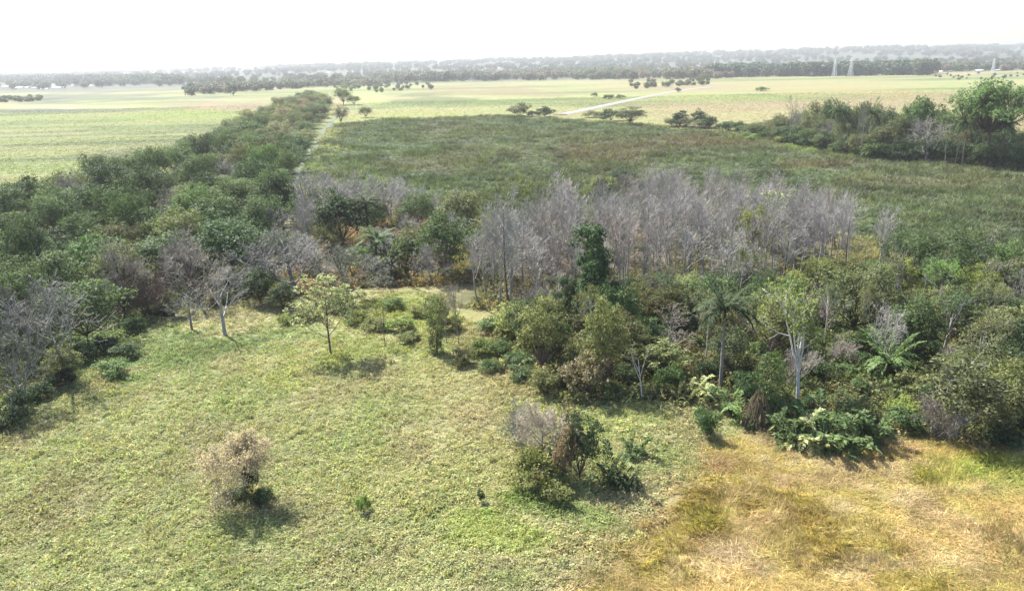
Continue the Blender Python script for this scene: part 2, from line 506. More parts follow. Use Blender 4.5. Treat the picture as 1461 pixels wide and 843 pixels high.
strip('road', [G(800, 164), G(822, 160), G(870, 149.5), G(920, 139), G(960, 131.5), G(990, 127), G(1020, 124)], 8.0, .4,
      plain_mat('pale_dirt_road', (.135, .127, .11), .9, .15, .1))
strip('path', [G(418, 268), G(432, 240), G(448, 213), G(462, 190), G(474, 172), G(488, 159), G(505, 151), G(530, 148)], 3.6, .1,
      plain_mat('grassy_path', (.055, .072, .036), .95, .35, .3))

# ------------------------------------------------------------------ plant prototypes
def polyline(rng, p, d, L, nseg, wob, up):
    """N curved branches at once: returns points (N, nseg+1, 3)."""
    pts = [p]
    for i in range(nseg):
        d = norm(d + rng.normal(0, wob, d.shape) + np.array([0, 0, up]))
        p = p + d * (L / nseg)[:, None]
        pts.append(p)
    return np.stack(pts, 1)


def skeleton(rng, h, r, levels, trunk_frac=1.0, lean=0.04, nseg0=6):
    """levels: (children, t0, t1, angle deg, length factor, up, wobble, segments, radius factor). Returns [(points, r0, r1)] by level."""
    base = np.array([[0, 0, -0.4]])
    pts = polyline(rng, base, norm(np.array([[rng.normal(0, lean), rng.normal(0, lean), 1.0]])), np.array([h * trunk_frac + .4]), nseg0, lean, 0.05)
    out = [(pts, np.array([r]), np.array([r * .35]))]
    for (nc, t0, t1, ang, lf, up, wob, ns, rf) in levels:
        P, R0, R1 = out[-1]
        N, S = P.shape[0], P.shape[1] - 1
        t = t0 + (t1 - t0) * (np.arange(nc)[None] + rng.random((N, nc))) / nc
        t = np.clip(t, 0, .999)
        k = np.minimum((t * S).astype(int), S - 1); fr = t * S - k
        ii = np.arange(N)[:, None]
        pos = P[ii, k] * (1 - fr)[..., None] + P[ii, k + 1] * fr[..., None]
        tan = norm(P[ii, k + 1] - P[ii, k])
        a, b = perp(tan)
        az = rng.random((N, 1)) * 6.28 + np.arange(nc)[None] * 2.4 + rng.normal(0, .4, (N, nc))
        an = np.radians(ang) * (1 + rng.normal(0, .18, (N, nc)))
        d = tan * np.cos(an)[..., None] + (a * np.cos(az)[..., None] + b * np.sin(az)[..., None]) * np.sin(an)[..., None]
        plen = np.linalg.norm(np.diff(P, axis=1), axis=2).sum(1)
        L = plen[:, None] * lf * (1.15 - .55 * (t - t0) / max(t1 - t0, 1e-6)) * (.75 + .5 * rng.random((N, nc)))
        rr = (R0[:, None] * (1 - t) + R1[:, None] * t) * rf
        q = polyline(rng, pos.reshape(-1, 3), d.reshape(-1, 3), L.ravel(), ns, wob, up)
        out.append((q, rr.ravel(), rr.ravel() * .45))
    return out


def add_levels(g, lv, sides, rmin=0.0):
    for (P, R0, R1), sd in zip(lv, sides):
        S = P.shape[1] - 1
        for k in range(S):
            g.tubes(P[:, k], P[:, k + 1], np.maximum(R0 + (R1 - R0) * k / S, rmin), np.maximum(R0 + (R1 - R0) * (k + 1) / S, rmin), sd)


PROTO = {}


def proto(name, parts, h, w):
    PROTO[name] = (parts, h, w)


def size_of(me):
    v = np.zeros(len(me.vertices) * 3, np.float32); me.vertices.foreach_get('co', v); v = v.reshape(-1, 3)
    return float(np.percentile(v[:, 2], 99.7)), float(np.percentile(np.hypot(v[:, 0], v[:, 1]), 97) * 2)


def make_bare(name, seed, h, r, levels, nb=2, rmin=0.012, trunk_frac=.9, lean=.04, sides=(7, 5, 4, 3, 3, 3)):
    rng = np.random.default_rng(seed)
    lv = skeleton(rng, h, r, levels, trunk_frac, lean)
    a = Geo(); add_levels(a, lv[:1], sides[:1], rmin)
    sub = []
    if nb > 1:
        l1 = Geo(); add_levels(l1, lv[1:nb], sides[1:nb], rmin); sub = [('branches', l1.build(name + '_branches', M_BARK), 'bark', None, 0)]
    b = Geo(); add_levels(b, lv[nb:], sides[nb:], rmin)
    ta = a.build(name + '_trunk', M_BARK); tb = b.build(name + '_crown', M_BARK)
    hh, ww = size_of(tb)
    proto(name, [('trunk', ta, 'bark', None), ('crown', tb, 'bark2', None)] + sub, hh, ww)
    return lv


def cluster(g, rng, centres, per, spread, size, aspect=.55, up=.6, out=None):
    """Leaves gathered round sprig centres."""
    N = len(centres)
    c = np.repeat(centres, per, 0) + rng.normal(0, 1, (N * per, 3)) * spread * np.array([1, 1, .7])
    nr = rng.normal(0, .55, c.shape) + np.array([0, 0, up])
    if out is not None:
        nr = nr + np.repeat(out, per, 0) * .7
    L = size * (.6 + .8 * rng.random(len(c)))
    # sprigs share a tint so the crown shows lighter and darker clumps of leaf
    ti = np.clip(np.repeat(rng.random(N), per) * .65 + rng.random(len(c)) * .35, 0, 1)
    g.leaves(c, nr, L, L * aspect, rng, ti)


def make_broad(name, seed, h, w, base=.25, nl=18, nleaf=6500, leaf=.26, flat=1.0, trunk_r=.16, lobe=(.15, .27), gap=.0):
    """Dense broadleaf crown of many uneven lobes of leaf sprigs on a forked trunk."""
    rng = np.random.default_rng(seed)
    R = w / 2; zc = h * (base + (1 - base) * .48); rz = h * (1 - base) * .5
    i = np.arange(nl) + .5
    ph = np.arccos(1 - 1.55 * i / nl); th = 2.39996 * i + rng.normal(0, .4, nl)
    d = np.stack([np.cos(th) * np.sin(ph), np.sin(th) * np.sin(ph), np.cos(ph)], -1)
    cen = d * np.array([R, R, rz]) * (.35 + .62 * rng.random(nl))[:, None] + np.array([0, 0, zc]) + rng.normal(0, .12 * R, (nl, 3)) * np.array([1, 1, .5])
    rad = w * (lobe[0] + (lobe[1] - lobe[0]) * rng.random(nl))
    g = Geo()
    wt = rad ** 2; wt = wt / wt.sum()
    for k in range(nl):
        ns = max(8, int(nleaf * wt[k] / 7))
        dd = rng.normal(0, 1, (ns, 3)); dd[:, 2] = dd[:, 2] * .9 + .35; dd = norm(dd)
        rr = rad[k] * (1 - .45 * rng.random(ns) ** 2) * (1 + .3 * rng.normal(0, .5, ns)) * np.where(rng.random(ns) < .06, 1.45, 1)
        p = cen[k] + dd * rr[:, None] * np.array([1, 1, .72 * flat])
        p[:, 2] = np.maximum(p[:, 2], .12)
        fq = 9.0 / w
        keep = vnoise(p[:, 0] * fq + p[:, 2] * fq * .7 + seed, p[:, 1] * fq - p[:, 2] * fq * .6, seed) > .30
        p, dd = p[keep], dd[keep]
        cluster(g, rng, p, 7, .16 * math.sqrt(w / 6), leaf, .55, .5, dd)
    t = Geo()
    fork = h * max(base, .12) * .8
    tp = polyline(rng, np.array([[0, 0, -.4]]), np.array([[0, 0, 1.0]]), np.array([fork + .4]), 3, .08, .1)
    add_levels(t, [(tp, np.array([trunk_r]), np.array([trunk_r * .8]))], (7,))
    top = tp[0, -1]
    for k in range(nl):
        m = top * .45 + cen[k] * .55 + rng.normal(0, .1 * R, 3) - np.array([0, 0, .06 * h])
        r1 = trunk_r * .5
        t.tubes(np.array([top, m]), np.array([m, cen[k]]), np.array([r1, r1 * .6]), np.array([r1 * .6, r1 * .2]), 4)
        e = cen[k] + norm(rng.normal(0, 1, (4, 3)) + np.array([0, 0, .3])) * rad[k] * .85
        t.tubes(np.repeat(cen[k][None], 4, 0), e, np.full(4, r1 * .25), np.full(4, .01), 3)
    me = g.build(name + '_crown', M_LEAF)
    hh, ww = size_of(me)
    proto(name, [('trunk', t.build(name + '_trunk', M_BARK), 'bark', None), ('crown', me, 'leaf', None)], hh, ww)


def make_leafed(name, seed, h, r, levels, nb, per, spread, leaf, frac=1.0, aspect=.6, trunk_frac=.9, lean=.05, rmin=.02, up=.6):
    """Open crown: visible limbs with leaf sprigs at the twig ends."""
    rng = np.random.default_rng(seed)
    lv = skeleton(rng, h, r, levels, trunk_frac, lean)
    t = Geo(); add_levels(t, lv[:1], (7,), rmin)
    l1 = Geo(); add_levels(l1, lv[1:], (6, 5, 4, 3, 3)[:len(lv) - 1], rmin)
    tips = np.concatenate([lv[-1][0][:, -1], lv[-1][0][:, lv[-1][0].shape[1] // 2]])
    tips = tips[rng.random(len(tips)) < frac]
    g = Geo(); cluster(g, rng, tips, per, spread, leaf, aspect, up)
    me = g.build(name + '_crown', M_LEAF)
    hh, ww = size_of(me)
    proto(name, [('trunk', t.build(name + '_trunk', M_BARK), 'bark', None), ('crown', me, 'leaf', None), ('branches', l1.build(name + '_branches', M_BARK), 'bark', None, 0)], hh, ww)


def frond_mesh(name, seed, L, width, droop, nleaf=26, lw=.07, rise=.6, vee=.5):
    """One pinnate frond along +X from the origin: arched midrib and two rows of leaflets."""
    rng = np.random.default_rng(seed)
    g = Geo()
    s = np.linspace(0, 1, 9)
    mid = np.stack([L * (s - .12 * droop * s ** 2), 0 * s, L * (rise * s - droop * s ** 2)], -1)
    g.tubes(mid[:-1], mid[1:], .035 * (1 - s[:-1] * .8) * (L / 3 + .3), .035 * (1 - s[1:] * .8) * (L / 3 + .3), 4, np.full(8, .7))
    t = np.linspace(.12, .99, nleaf)
    P = np.stack([np.interp(t, s, mid[:, k]) for k in range(3)], -1)
    tan = norm(np.gradient(P, axis=0))
    ll = width * np.sin(np.clip(t * 1.02, 0, 1) * math.pi * .93 + .18) * .5 + .05
    for sd in (-1, 1):
        d = norm(tan * .55 + np.array([0, sd, 0]) * .9 + np.array([0, 0, vee * .4]) + rng.normal(0, .1, P.shape))
        tip = P + d * ll[:, None] + np.array([0, 0, -1]) * (ll ** 2 * .35)[:, None]
        mdl = P + d * ll[:, None] * .5
        wv = norm(np.cross(d, np.array([0, 0, 1.0]))) * lw * .5
        v = np.stack([P, mdl + wv, tip, mdl - wv], 1).reshape(-1, 3)
        g.quads(v, np.arange(len(v)).reshape(-1, 4), rng.random(nleaf))
    return g.build(name, M_LEAF)


def make_palm(name, seed, h, nf=15, L=3.2, r=.17, shaft=True, width=1.5):
    rng = np.random.default_rng(seed)
    t = Geo()
    zs = np.linspace(-.3, h, 9)
    bend = rng.normal(0, .25)
    P = np.stack([bend * (zs / h) ** 2, 0 * zs, zs], -1)
    rr = r * (1.25 - .45 * np.clip(zs / h, 0, 1) + .12 * np.sin(np.clip(zs / h, 0, 1) * 3.1))
    t.tubes(P[:-1], P[1:], rr[:-1], rr[1:], 8)
    parts = [('trunk', t.build(name + '_trunk', M_BARK), 'bark', None)]
    if shaft:
        c = Geo(); top = P[-1]
        c.tubes(np.array([top, top + [0, 0, .7]]), np.array([top + [0, 0, .7], top + [0, 0, 1.1]]), np.array([r * .95, r * .75]), np.array([r * .75, r * .3]), 8)
        parts.append(('crownshaft', c.build(name + '_crownshaft', M_LEAF), 'leaf', None))
    fm = [frond_mesh(name + '_frond', seed + k, L, width, d, 30, .15, ri) for k, (d, ri) in enumerate(((.35, 1.0), (.75, .75), (1.05, .45)))]
    for k in range(nf):
        kind = min(2, int(3 * k / nf))
        az = 2.39996 * k + rng.normal(0, .2)
        m = Matrix.Translation(Vector(P[-1]) + Vector((0, 0, .9 if shaft else .1))) @ Matrix.Rotation(az, 4, 'Z') @ Matrix.Rotation(rng.normal(0, .12), 4, 'Y') @ Matrix.Scale(.85 + .3 * rng.random(), 4)
        parts.append(('frond', fm[kind], 'leaf', m))
    proto(name, parts, h + (1.0 if shaft else .3) + L * .55, L * 1.8)


def make_fern(name, seed, nf=22, L=1.6, width=.8, h0=.5):
    rng = np.random.default_rng(seed)
    t = Geo()
    e = norm(rng.normal(0, 1, (8, 3)) * np.array([.6, .6, 0]) + np.array([0, 0, 1])) * h0
    t.tubes(np.tile([[0, 0, -.2]], (8, 1)), e, np.full(8, .04), np.full(8, .02), 4)
    parts = [('stem', t.build(name + '_stem', M_BARK), 'bark', None)]
    fm = [frond_mesh(name + '_frond', seed + k, L, width, d, 15, .15, ri, .3) for k, (d, ri) in enumerate(((.5, 1.0), (.75, .7), (.7, .35)))]
    for k in range(nf):
        az = 2.39996 * k + rng.normal(0, .3)
        o = rng.normal(0, .35, 2)
        m = Matrix.Translation((o[0], o[1], h0 * rng.random())) @ Matrix.Rotation(az, 4, 'Z') @ Matrix.Scale(.6 + .6 * rng.random(), 4)
        parts.append(('frond', fm[k % 3], 'leaf', m))
    proto(name, parts, L * .75, L * 1.9)


def make_thatch(name, seed, h, w):
    """Dead vine thatch hanging round a snag, narrow at the top and wide at the foot."""
    rng = np.random.default_rng(seed)
    g = Geo()
    n = 900
    t = rng.random(n) ** .7
    az = rng.random(n) * 6.283
    rr = (.25 + .75 * t ** 1.1) * w / 2 * (.35 + .85 * vnoise(az * 1.3, t * 4, seed)) * (.7 + .5 * rng.random(n))
    p = np.stack([np.cos(az) * rr, np.sin(az) * rr, h * (1 - t)], -1)
    down = norm(np.stack([np.cos(az) * .35, np.sin(az) * .35, -1 + 0 * az], -1) + rng.normal(0, .15, (n, 3)))
    L = .5 + .5 * rng.random(n)
    q = p + down * L[:, None]; q[:, 2] = np.maximum(q[:, 2], .02)
    g.tubes(p, q, np.full(n, .03), np.full(n, .012), 3, rng.random(n))
    s = Geo(); s.tubes(np.array([[0, 0, -.3]]), np.array([[.1, 0, h + .3]]), np.array([.16]), np.array([.07]), 6)
    proto(name, [('trunk', s.build(name + '_trunk', M_BARK), 'bark', None), ('vines', g.build(name + '_vines', M_LEAF), 'leaf', None)], h, w)


def make_vinecolumn(name, seed, h, w, nleaf=3200, leaf=.2):
    """A trunk wrapped in creeper, with a loose head of leaves."""
    rng = np.random.default_rng(seed)
    ns = nleaf // 7
    t = rng.random(ns)
    prof = np.interp(t, [0, .15, .5, .7, .9, 1], [.5, .38, .42, .75, .6, .15]) * w / 2
    az = rng.random(ns) * 6.283
    lump = .75 + .5 * vnoise(az * 1.5, t * 7, seed)
    d = np.stack([np.cos(az), np.sin(az), .3 + 0 * az], -1)
    p = np.stack([np.cos(az) * prof * lump, np.sin(az) * prof * lump, t * h * .97 + .1], -1)
    g = Geo(); cluster(g, rng, p, 7, .15, leaf, .6, .3, d)
    lv = skeleton(rng, h, .13, [(6, .45, .98, 42, .3, .1, .15, 3, .5), (4, .3, 1, 40, .5, .05, .2, 2, .5)], .95)
    tt = Geo(); add_levels(tt, lv, (6, 4, 3), .015)
    proto(name, [('trunk', tt.build(name + '_trunk', M_BARK), 'bark', None), ('vines', g.build(name + '_vines', M_LEAF), 'leaf', None)], h, w)


# dense crowns
make_broad('round_a', 101, 10, 10, .22, 22, 8000, .34, .9)
make_broad('round_b', 102, 9, 11, .18, 26, 8500, .34, .75)
make_broad('round_c', 103, 11, 9, .25, 20, 7500, .33, 1.0)
make_broad('round_d', 104, 9, 10, .15, 30, 8000, .32, .8, lobe=(.10, .2))
make_broad('dark_glossy', 105, 9, 7, .08, 26, 9000, .30, 1.0, lobe=(.14, .24))
make_broad('dark_tall', 112, 10, 5.0, .02, 16, 9000, .30, 1.0, .16, lobe=(.14, .30))
make_broad('small_a', 106, 6, 5.2, .12, 20, 6500, .22, .9, .1, lobe=(.13, .25))
make_broad('small_b', 107, 6, 5.8, .2, 24, 6500, .22, .8, .1, lobe=(.11, .22))
make_broad('small_c', 108, 7, 4.6, .1, 22, 6500, .22, 1.0, .1, lobe=(.13, .25))
make_broad('shrub_a', 109, 2.4, 3.2, .0, 14, 3600, .2, .8, .05, lobe=(.13, .25))
make_broad('shrub_b', 110, 2.0, 2.6, .0, 11, 3000, .18, .9, .05, lobe=(.13, .28))
make_broad('shrub_c', 111, 3.0, 2.8, .0, 14, 3400, .2, 1.0, .05, lobe=(.13, .25))
# open crowns
make_leafed('open_a', 121, 8, .16, [(7, .35, .98, 46, .55, .12, .12, 4, .6), (5, .3, 1, 42, .5, .08, .16, 3, .55), (4, .3, 1, 40, .45, .05, .2, 2, .5)], 2, 9, .24, .24, .9)
make_leafed('open_b', 122, 8, .16, [(6, .45, .98, 52, .6, .10, .14, 4, .6), (5, .3, 1, 45, .55, .06, .18, 3, .55), (5, .3, 1, 42, .45, .02, .2, 2, .5)], 2, 8, .26, .26, .8)
make_leafed('pale_cluster', 123, 10, .13, [(16, .28, .98, 58, .42, .16, .12, 4, .5), (6, .25, 1, 48, .5, .08, .18, 3, .5), (4, .4, 1, 42, .45, .02, .2, 2, .5)], 2, 6, .15, .27, .6, .62, .98, .03)
make_leafed('white_fork', 124, 11, .24, [(5, .42, .7, 24, .75, .06, .10, 5, .7), (6, .4, 1, 50, .42, .08, .16, 3, .5), (5, .3, 1, 45, .5, .0, .2, 3, .5)], 2, 8, .28, .30, .75, .6, .62, .05)
make_leafed('slim_fork', 125, 6, .11, [(3, .45, .8, 40, .6, .14, .06, 4, .7), (4, .5, 1, 45, .35, .05, .15, 2, .5)], 2, 9, .22, .28, .9, .6, .85, .02)
make_broad('ceiba', 126, 25, 26, .52, 70, 26000, .55, .8, .6, lobe=(.09, .15))
make_broad('emergent', 127, 15, 12, .5, 26, 7000, .42, .8, .3, lobe=(.11, .2))
# bare crowns
for k in range(5):
    make_bare('upright_%d' % k, 140 + k, 10, .16, [(10 + k, .36, .98, 26 + 3 * k, .40, .14, .07, 4, .6), (5, .2, 1, 34, .5, .10, .10, 3, .6), (4, .2, 1, 38, .55, .05, .12, 2, .7)], 1, .02, .97)
make_bare('cone_bare', 151, 12, .17, [(24, .34, .98, 58, .36, .14, .08, 5, .45), (7, .2, 1, 42, .45, .10, .12, 3, .5), (6, .2, 1, 40, .5, .05, .14, 2, .55), (4, .2, 1, 40, .5, .02, .14, 2, .7)], 1, .02, .98)
for k in range(3):
    make_bare('spread_%d' % k, 160 + k, 7, .17, [(8, .12, .8, 54, .75, .10, .13, 5, .6), (6, .25, 1, 45, .55, .06, .16, 4, .5), (6, .2, 1, 44, .5, .03, .18, 3, .5), (6, .2, 1, 44, .5, .02, .2, 2, .6)], 2, .012, .55, .08)
make_bare('gaunt', 171, 9, .15, [(9, .2, .9, 48, .7, .06, .14, 5, .55), (6, .25, 1, 45, .5, .03, .2, 4, .5), (5, .25, 1, 45, .5, .0, .2, 3, .5), (3, .3, 1, 45, .5, 0, .2, 2, .6)], 2, .016, .7, .07)
make_bare('small_bare', 172, 7, .14, [(9, .3, .95, 42, .5, .10, .1, 4, .5), (6, .3, 1, 40, .5, .06, .14, 3, .5), (5, .3, 1, 40, .5, .02, .16, 2, .6)], 2, .014, .85, .05)
for k in range(2):
    make_bare('twig_bush_%d' % k, 180 + k, 3.2, .06, [(12, .02, .5, 40, .95, .10, .14, 4, .7), (6, .2, 1, 40, .55, .05, .18, 3, .6), (6, .2, 1, 40, .5, .02, .2, 2, .6), (4, .2, 1, 40, .5, .0, .2, 2, .8)], 1, .009, .55, .1)
make_leafed('dry_leafed', 176, 6, .13, [(14, .35, .98, 64, .72, .05, .14, 4, .55), (8, .15, 1, 50, .5, .03, .18, 3, .5), (8, .1, 1, 48, .5, .0, .2, 2, .6)], 2, 9, .13, .12, .95, .6, .62, .05, .011)
make_bare('dry_dome', 175, 6, .14, [(12, .4, .98, 66, .75, .06, .14, 4, .6), (8, .15, 1, 50, .5, .05, .18, 3, .5), (9, .1, 1, 48, .5, .0, .2, 2, .6), (8, .1, 1, 50, .55, -.05, .22, 2, .8)], 2, .011, .62, .06)
make_palm('palm', 190, 7.6, 26, 3.6, .15, True, 1.7)
make_palm('lean_palm', 191, 7.0, 15, 2.8, .16, False)
make_palm('stemless_palm', 192, .8, 20, 3.4, .25, False, 1.3)
make_fern('fern_a', 195)
make_fern('fern_b', 196, 18, 1.3, .7, .35)
make_thatch('thatch', 197, 3.0, 3.4)
make_vinecolumn('vine_column', 198, 6.5, 3.6)

# ------------------------------------------------------------------ placing things
GREEN = {'dark green': 1.2 * C(.034, .056, .026), 'deep green': 1.2 * C(.047, .072, .031), 'mid green': 1.2 * C(.062, .098, .038), 'grey-green': 1.2 * C(.092, .106, .052),
         'olive green': 1.2 * C(.105, .115, .048), 'yellow-green': 1.2 * C(.125, .15, .045), 'pale green': 1.2 * C(.24, .255, .13), 'bright green': 1.2 * C(.105, .165, .045),
         'fresh green': 1.2 * C(.085, .13, .05), 'brown': 1.2 * C(.15, .128, .08), 'rusty brown': 1.2 * C(.20, .13, .085), 'straw': 1.2 * C(.30, .25, .17), 'dry tan': C(.40, .335, .26)}
K = lambda f, *v: f * np.array(v, float)
BARK = {'lilac grey': K(.92, .325, .305, .28), 'ash grey': K(.7, .29, .28, .25), 'pale grey': K(.85, .36, .34, .31), 'brown': K(.8, .14, .10, .08), 'white': K(.85, .52, .49, .46),
        'pinkish grey': K(.75, .35, .31, .26), 'dusty pink': K(1.15, .42, .36, .275), 'dark': K(.8, .09, .07, .055), 'tan': K(.52, .36, .29, .22), 'greenish grey': K(.52, .26, .27, .20)}
ALL = []


def spread_col(c, rng, v=.16, hue=.035):
    return c * (1 + rng.normal(0, v)) * (1 + rng.normal(0, hue, 3))


def place(pname, xy, name, h=None, w=None, leaf='mid green', bark='brown', twig=None, label=None, cat='tree', group=None, rot=None, vary=.12, zoff=0.0, tilt=0.0):
    parts, h0, w0 = PROTO[pname]
    rng = RNG
    root = bpy.data.objects.new(name, None)
    COL.objects.link(root)
    root.empty_display_size = .5
    sh = (h / h0) if h else 1.0
    sw = (w / w0) if w else sh
    root.location = (xy[0], xy[1], gz1(xy[0], xy[1]) + zoff)
    root.rotation_euler = (rng.normal(0, tilt) if tilt else 0, rng.normal(0, tilt) if tilt else 0, rng.random() * 6.283 if rot is None else rot)
    root.scale = (sw, sw, sh)
    lc = spread_col(GREEN[leaf], rng, vary); bc = spread_col(BARK[bark], rng, vary * .9, .012)
    tc = bc if twig is None else spread_col(BARK[twig], rng, vary * .9, .012)
    made = []
    for (pn, me, kind, m, *up) in parts:
        o = bpy.data.objects.new(pn, me)
        COL.objects.link(o)
        o.parent = made[up[0]] if up else root
        made.append(o)
        if m is not None:
            o.matrix_local = m
        c = lc if kind == 'leaf' else (bc if kind == 'bark' else tc)
        o.color = (*np.clip(c, .01, .9), 1)
    root['category'] = cat
    if label:
        root['label'] = label
    if group:
        root['group'] = group
    ALL.append(root)
    return root


LM = {}
ORD = ['', 'second ', 'third ', 'fourth ', 'fifth ', 'sixth ', 'seventh ', 'eighth ', 'ninth ', 'tenth ', 'eleventh ', 'twelfth ', 'thirteenth ', 'fourteenth ',
       'fifteenth ', 'sixteenth ', 'seventeenth ', 'eighteenth ', 'nineteenth ', 'twentieth ', 'twenty-first ', 'twenty-second ', 'twenty-third ', 'twenty-fourth ', 'twenty-fifth ', 'twenty-sixth ', 'twenty-seventh ', 'twenty-eighth ', 'twenty-ninth ', 'thirtieth ',
       'thirty-first ', 'thirty-second ', 'thirty-third ', 'thirty-fourth ', 'thirty-fifth ', 'thirty-sixth ', 'thirty-seventh ', 'thirty-eighth ', 'thirty-ninth ', 'fortieth ']
PENDING = []


def pend(o, desc, zone):
    """Label later: described by its look and by its rank from the landmark of its zone that is nearest to it."""
    PENDING.append((o, desc, zone))


def write_labels():
    bins = {}
    for o, desc, zone in PENDING:
        p = np.array(o.location[:2])
        ref = o.location.z + 4
        cands = LM[zone]
        q = lambda a: np.array(proj(np.array([a[0]]), np.array([a[1]]))).ravel()
        best = min(cands, key=lambda k: np.linalg.norm(q(cands[k]) - q(p)))
        lp = np.array(cands[best])
        a, b = q(p), q(lp)
        dx, dy = a - b
        if abs(dx) > 1.6 * abs(dy):
            rel = 'to the right of' if dx > 0 else 'to the left of'
        else:
            rel = 'behind' if dy < 0 else 'in front of'
        bins.setdefault((desc, rel, best), []).append((float(np.hypot(dx, dy)), o))
    for (desc, rel, best), L in bins.items():
        L.sort(key=lambda t: t[0])
        for k, (_, o) in enumerate(L):
            if len(L) == 1:
                o['label'] = f'{desc} {rel} {best}'
            else:
                o['label'] = f'{desc}, {ORD[k] or "first "}{rel} {best}' if k < len(ORD) else f'{desc}, far out {rel} {best}'


def scatter(poly, spacing, rng, keep=lambda x, y: True, tries=30, grow=None):
    """Poisson-like points in a world polygon; spacing may grow with distance."""
    poly = np.asarray(poly)
    lo, hi = poly.min(0), poly.max(0)
    n = int((hi[0] - lo[0]) * (hi[1] - lo[1]) / spacing ** 2 * tries / 6) + 50
    P = lo + (hi - lo) * rng.random((n, 2))
    P = P[inside(poly, P[:, 0], P[:, 1]) > 0]
    out = np.zeros((0, 2))
    for p in P:
        s = spacing if grow is None else grow(p)
        if len(out) and np.min(np.sum((out - p) ** 2, 1)) < s * s:
            continue
        if keep(p[0], p[1]):
            out = np.vstack([out, p])
    return out


def choose(rng, table):
    k = list(table); w = np.array([table[x] for x in k], float)
    return k[rng.choice(len(k), p=w / w.sum())]


def at(px, py, ty, pname, name, label, wpx=None, **kw):
    """A thing at foot pixel (px, py), its top at row ty and wpx pixels wide."""
    xy = G(px, py)
    h = HT(px, py, ty)
    w = None
    if wpx:
        w = wpx * math.hypot(xy[1], CAM_H) / FPX
    return place(pname, xy, name, h, w, label=label, **kw)


SPOT = []      # feet of the things placed one by one, so that the filling-in keeps clear of them


def one(px, py, ty, pname, name, label, wpx=None, clear=2.0, lm=None, zone=None, open_front=0.0, **kw):
    o = at(px, py, ty, pname, name, label, wpx, **kw)
    SPOT.append((o.location.x, o.location.y, clear))
    d = math.hypot(o.location.x, o.location.y)
    for k in range(int(open_front / 1.5)):      # nothing tall grew on the open side of this one
        f = 1 - (k + 1) * 1.5 / d
        SPOT.append((o.location.x * f, o.location.y * f, 2.6))
    if lm:
        for z in (zone if isinstance(zone, (list, tuple)) else [zone]):
            LM.setdefault(z, {})[lm] = (o.location.x, o.location.y)
    return o


def clear_of(x, y, f=1.0):
    return all((x - a) ** 2 + (y - b) ** 2 > (c * f) ** 2 for a, b, c in SPOT)


def landmark(zone, phrase, px, py, z=0):
    LM.setdefault(zone, {})[phrase] = tuple(G(px, py, z))


# --- the open field in front
one(352, 708, 612, 'dry_leafed', 'dry_tree', 'small dry tree with tan twiggy dome and vine-clad stem, alone in the grass field', 112, leaf='dry tan', bark='tan', vary=.02, rot=2.2)
one(360, 704, 655, 'shrub_c', 'creeper_shrub', 'dark creeper thicket wrapping the stem of the lone dry tree', 26, leaf='dark green', cat='shrub')
one(338, 709, 694, 'shrub_b', 'low_shrub', 'low dark shrub at the foot of the lone dry tree, on its left side', 36, leaf='deep green', cat='shrub')
one(376, 713, 697, 'shrub_b', 'low_shrub', 'low dark shrub at the foot of the lone dry tree, on its right side', 34, leaf='deep green', cat='shrub')
one(520, 731, 708, 'shrub_b', 'low_shrub', 'tiny fresh green shrub alone in the open grass field', 22, leaf='bright green', cat='shrub')
one(687, 719, 697, 'shrub_c', 'low_shrub', 'tiny dark upright shrub in the pale grass below the thicket', 12, leaf='dark green', cat='shrub')
one(770, 668, 572, 'dry_dome', 'dry_bush', 'large leafless grey bush beside the dark evergreen thicket in the field', 104, bark='ash grey', twig='dusty pink', cat='bush', clear=3)
one(742, 640, 575, 'twig_bush_1', 'dry_bush', 'thin leafless grey bush at the outer edge of the field thicket', 60, bark='ash grey', twig='ash grey', cat='bush')
one(768, 695, 640, 'shrub_a', 'leafy_shrub', 'yellow-green leafy shrub in front of the leafless grey bush', 78, leaf='yellow-green', cat='shrub')
one(806, 690, 605, 'shrub_c', 'leafy_shrub', 'brown withered shrub between the grey bush and the dark evergreen', 42, leaf='brown', cat='shrub')
one(828, 688, 588, 'small_c', 'evergreen_bush', 'tall dark evergreen bush in the middle of the field thicket', 62, leaf='dark green', bark='brown', cat='bush', clear=2)
one(812, 625, 580, 'twig_bush_1', 'dry_bush', 'small brown leafless bush above the dark evergreen bush', 48, bark='brown', twig='brown', cat='bush')
one(872, 694, 640, 'fern_a', 'fern_clump', 'dark green fern clump at the right foot of the field thicket', 56, leaf='deep green', cat='fern')
one(893, 697, 665, 'fern_b', 'fern_clump', 'smaller dark fern clump at the tip of the field thicket', 34, leaf='dark green', cat='fern')
one(907, 654, 620, 'fern_b', 'fern_clump', 'small dark fern clump standing apart in the pale grass', 38, leaf='mid green', cat='fern')
one(1008, 626, 585, 'shrub_b', 'leafy_shrub', 'dark rounded shrub in the pale grass before the wood edge', 44, leaf='mid green', cat='shrub')
one(800, 716, 690, 'shrub_b', 'low_shrub', 'low olive shrub at the front foot of the field thicket', 50, leaf='olive green', cat='shrub')
one(472, 506, 388, 'pale_cluster', 'sparse_tree', 'slender tree with sparse pale yellowish leaf clusters, alone on the field slope', 100, leaf='pale green', bark='brown', lm='the sparse pale-leaved tree', zone=['copse'], clear=3)
one(322, 477, 384, 'small_bare', 'bare_tree', 'bare whitish tree on the upper field, larger of the two', 98, bark='pale grey', twig='ash grey', lm='the larger bare whitish tree', zone=['belt', 'copse'], clear=3)
one(274, 470, 412, 'small_bare', 'bare_tree', 'small bare grey tree on the upper field, beside the larger whitish one', 66, bark='ash grey', twig='ash grey', clear=2)
one(623, 505, 420, 'vine_column', 'creeper_tree', 'column-shaped tree wrapped in creeper with yellow-green head, at the slope edge', 46, leaf='olive green', bark='brown', lm='the creeper-wrapped column tree', zone=['copse', 'wood'], clear=3)
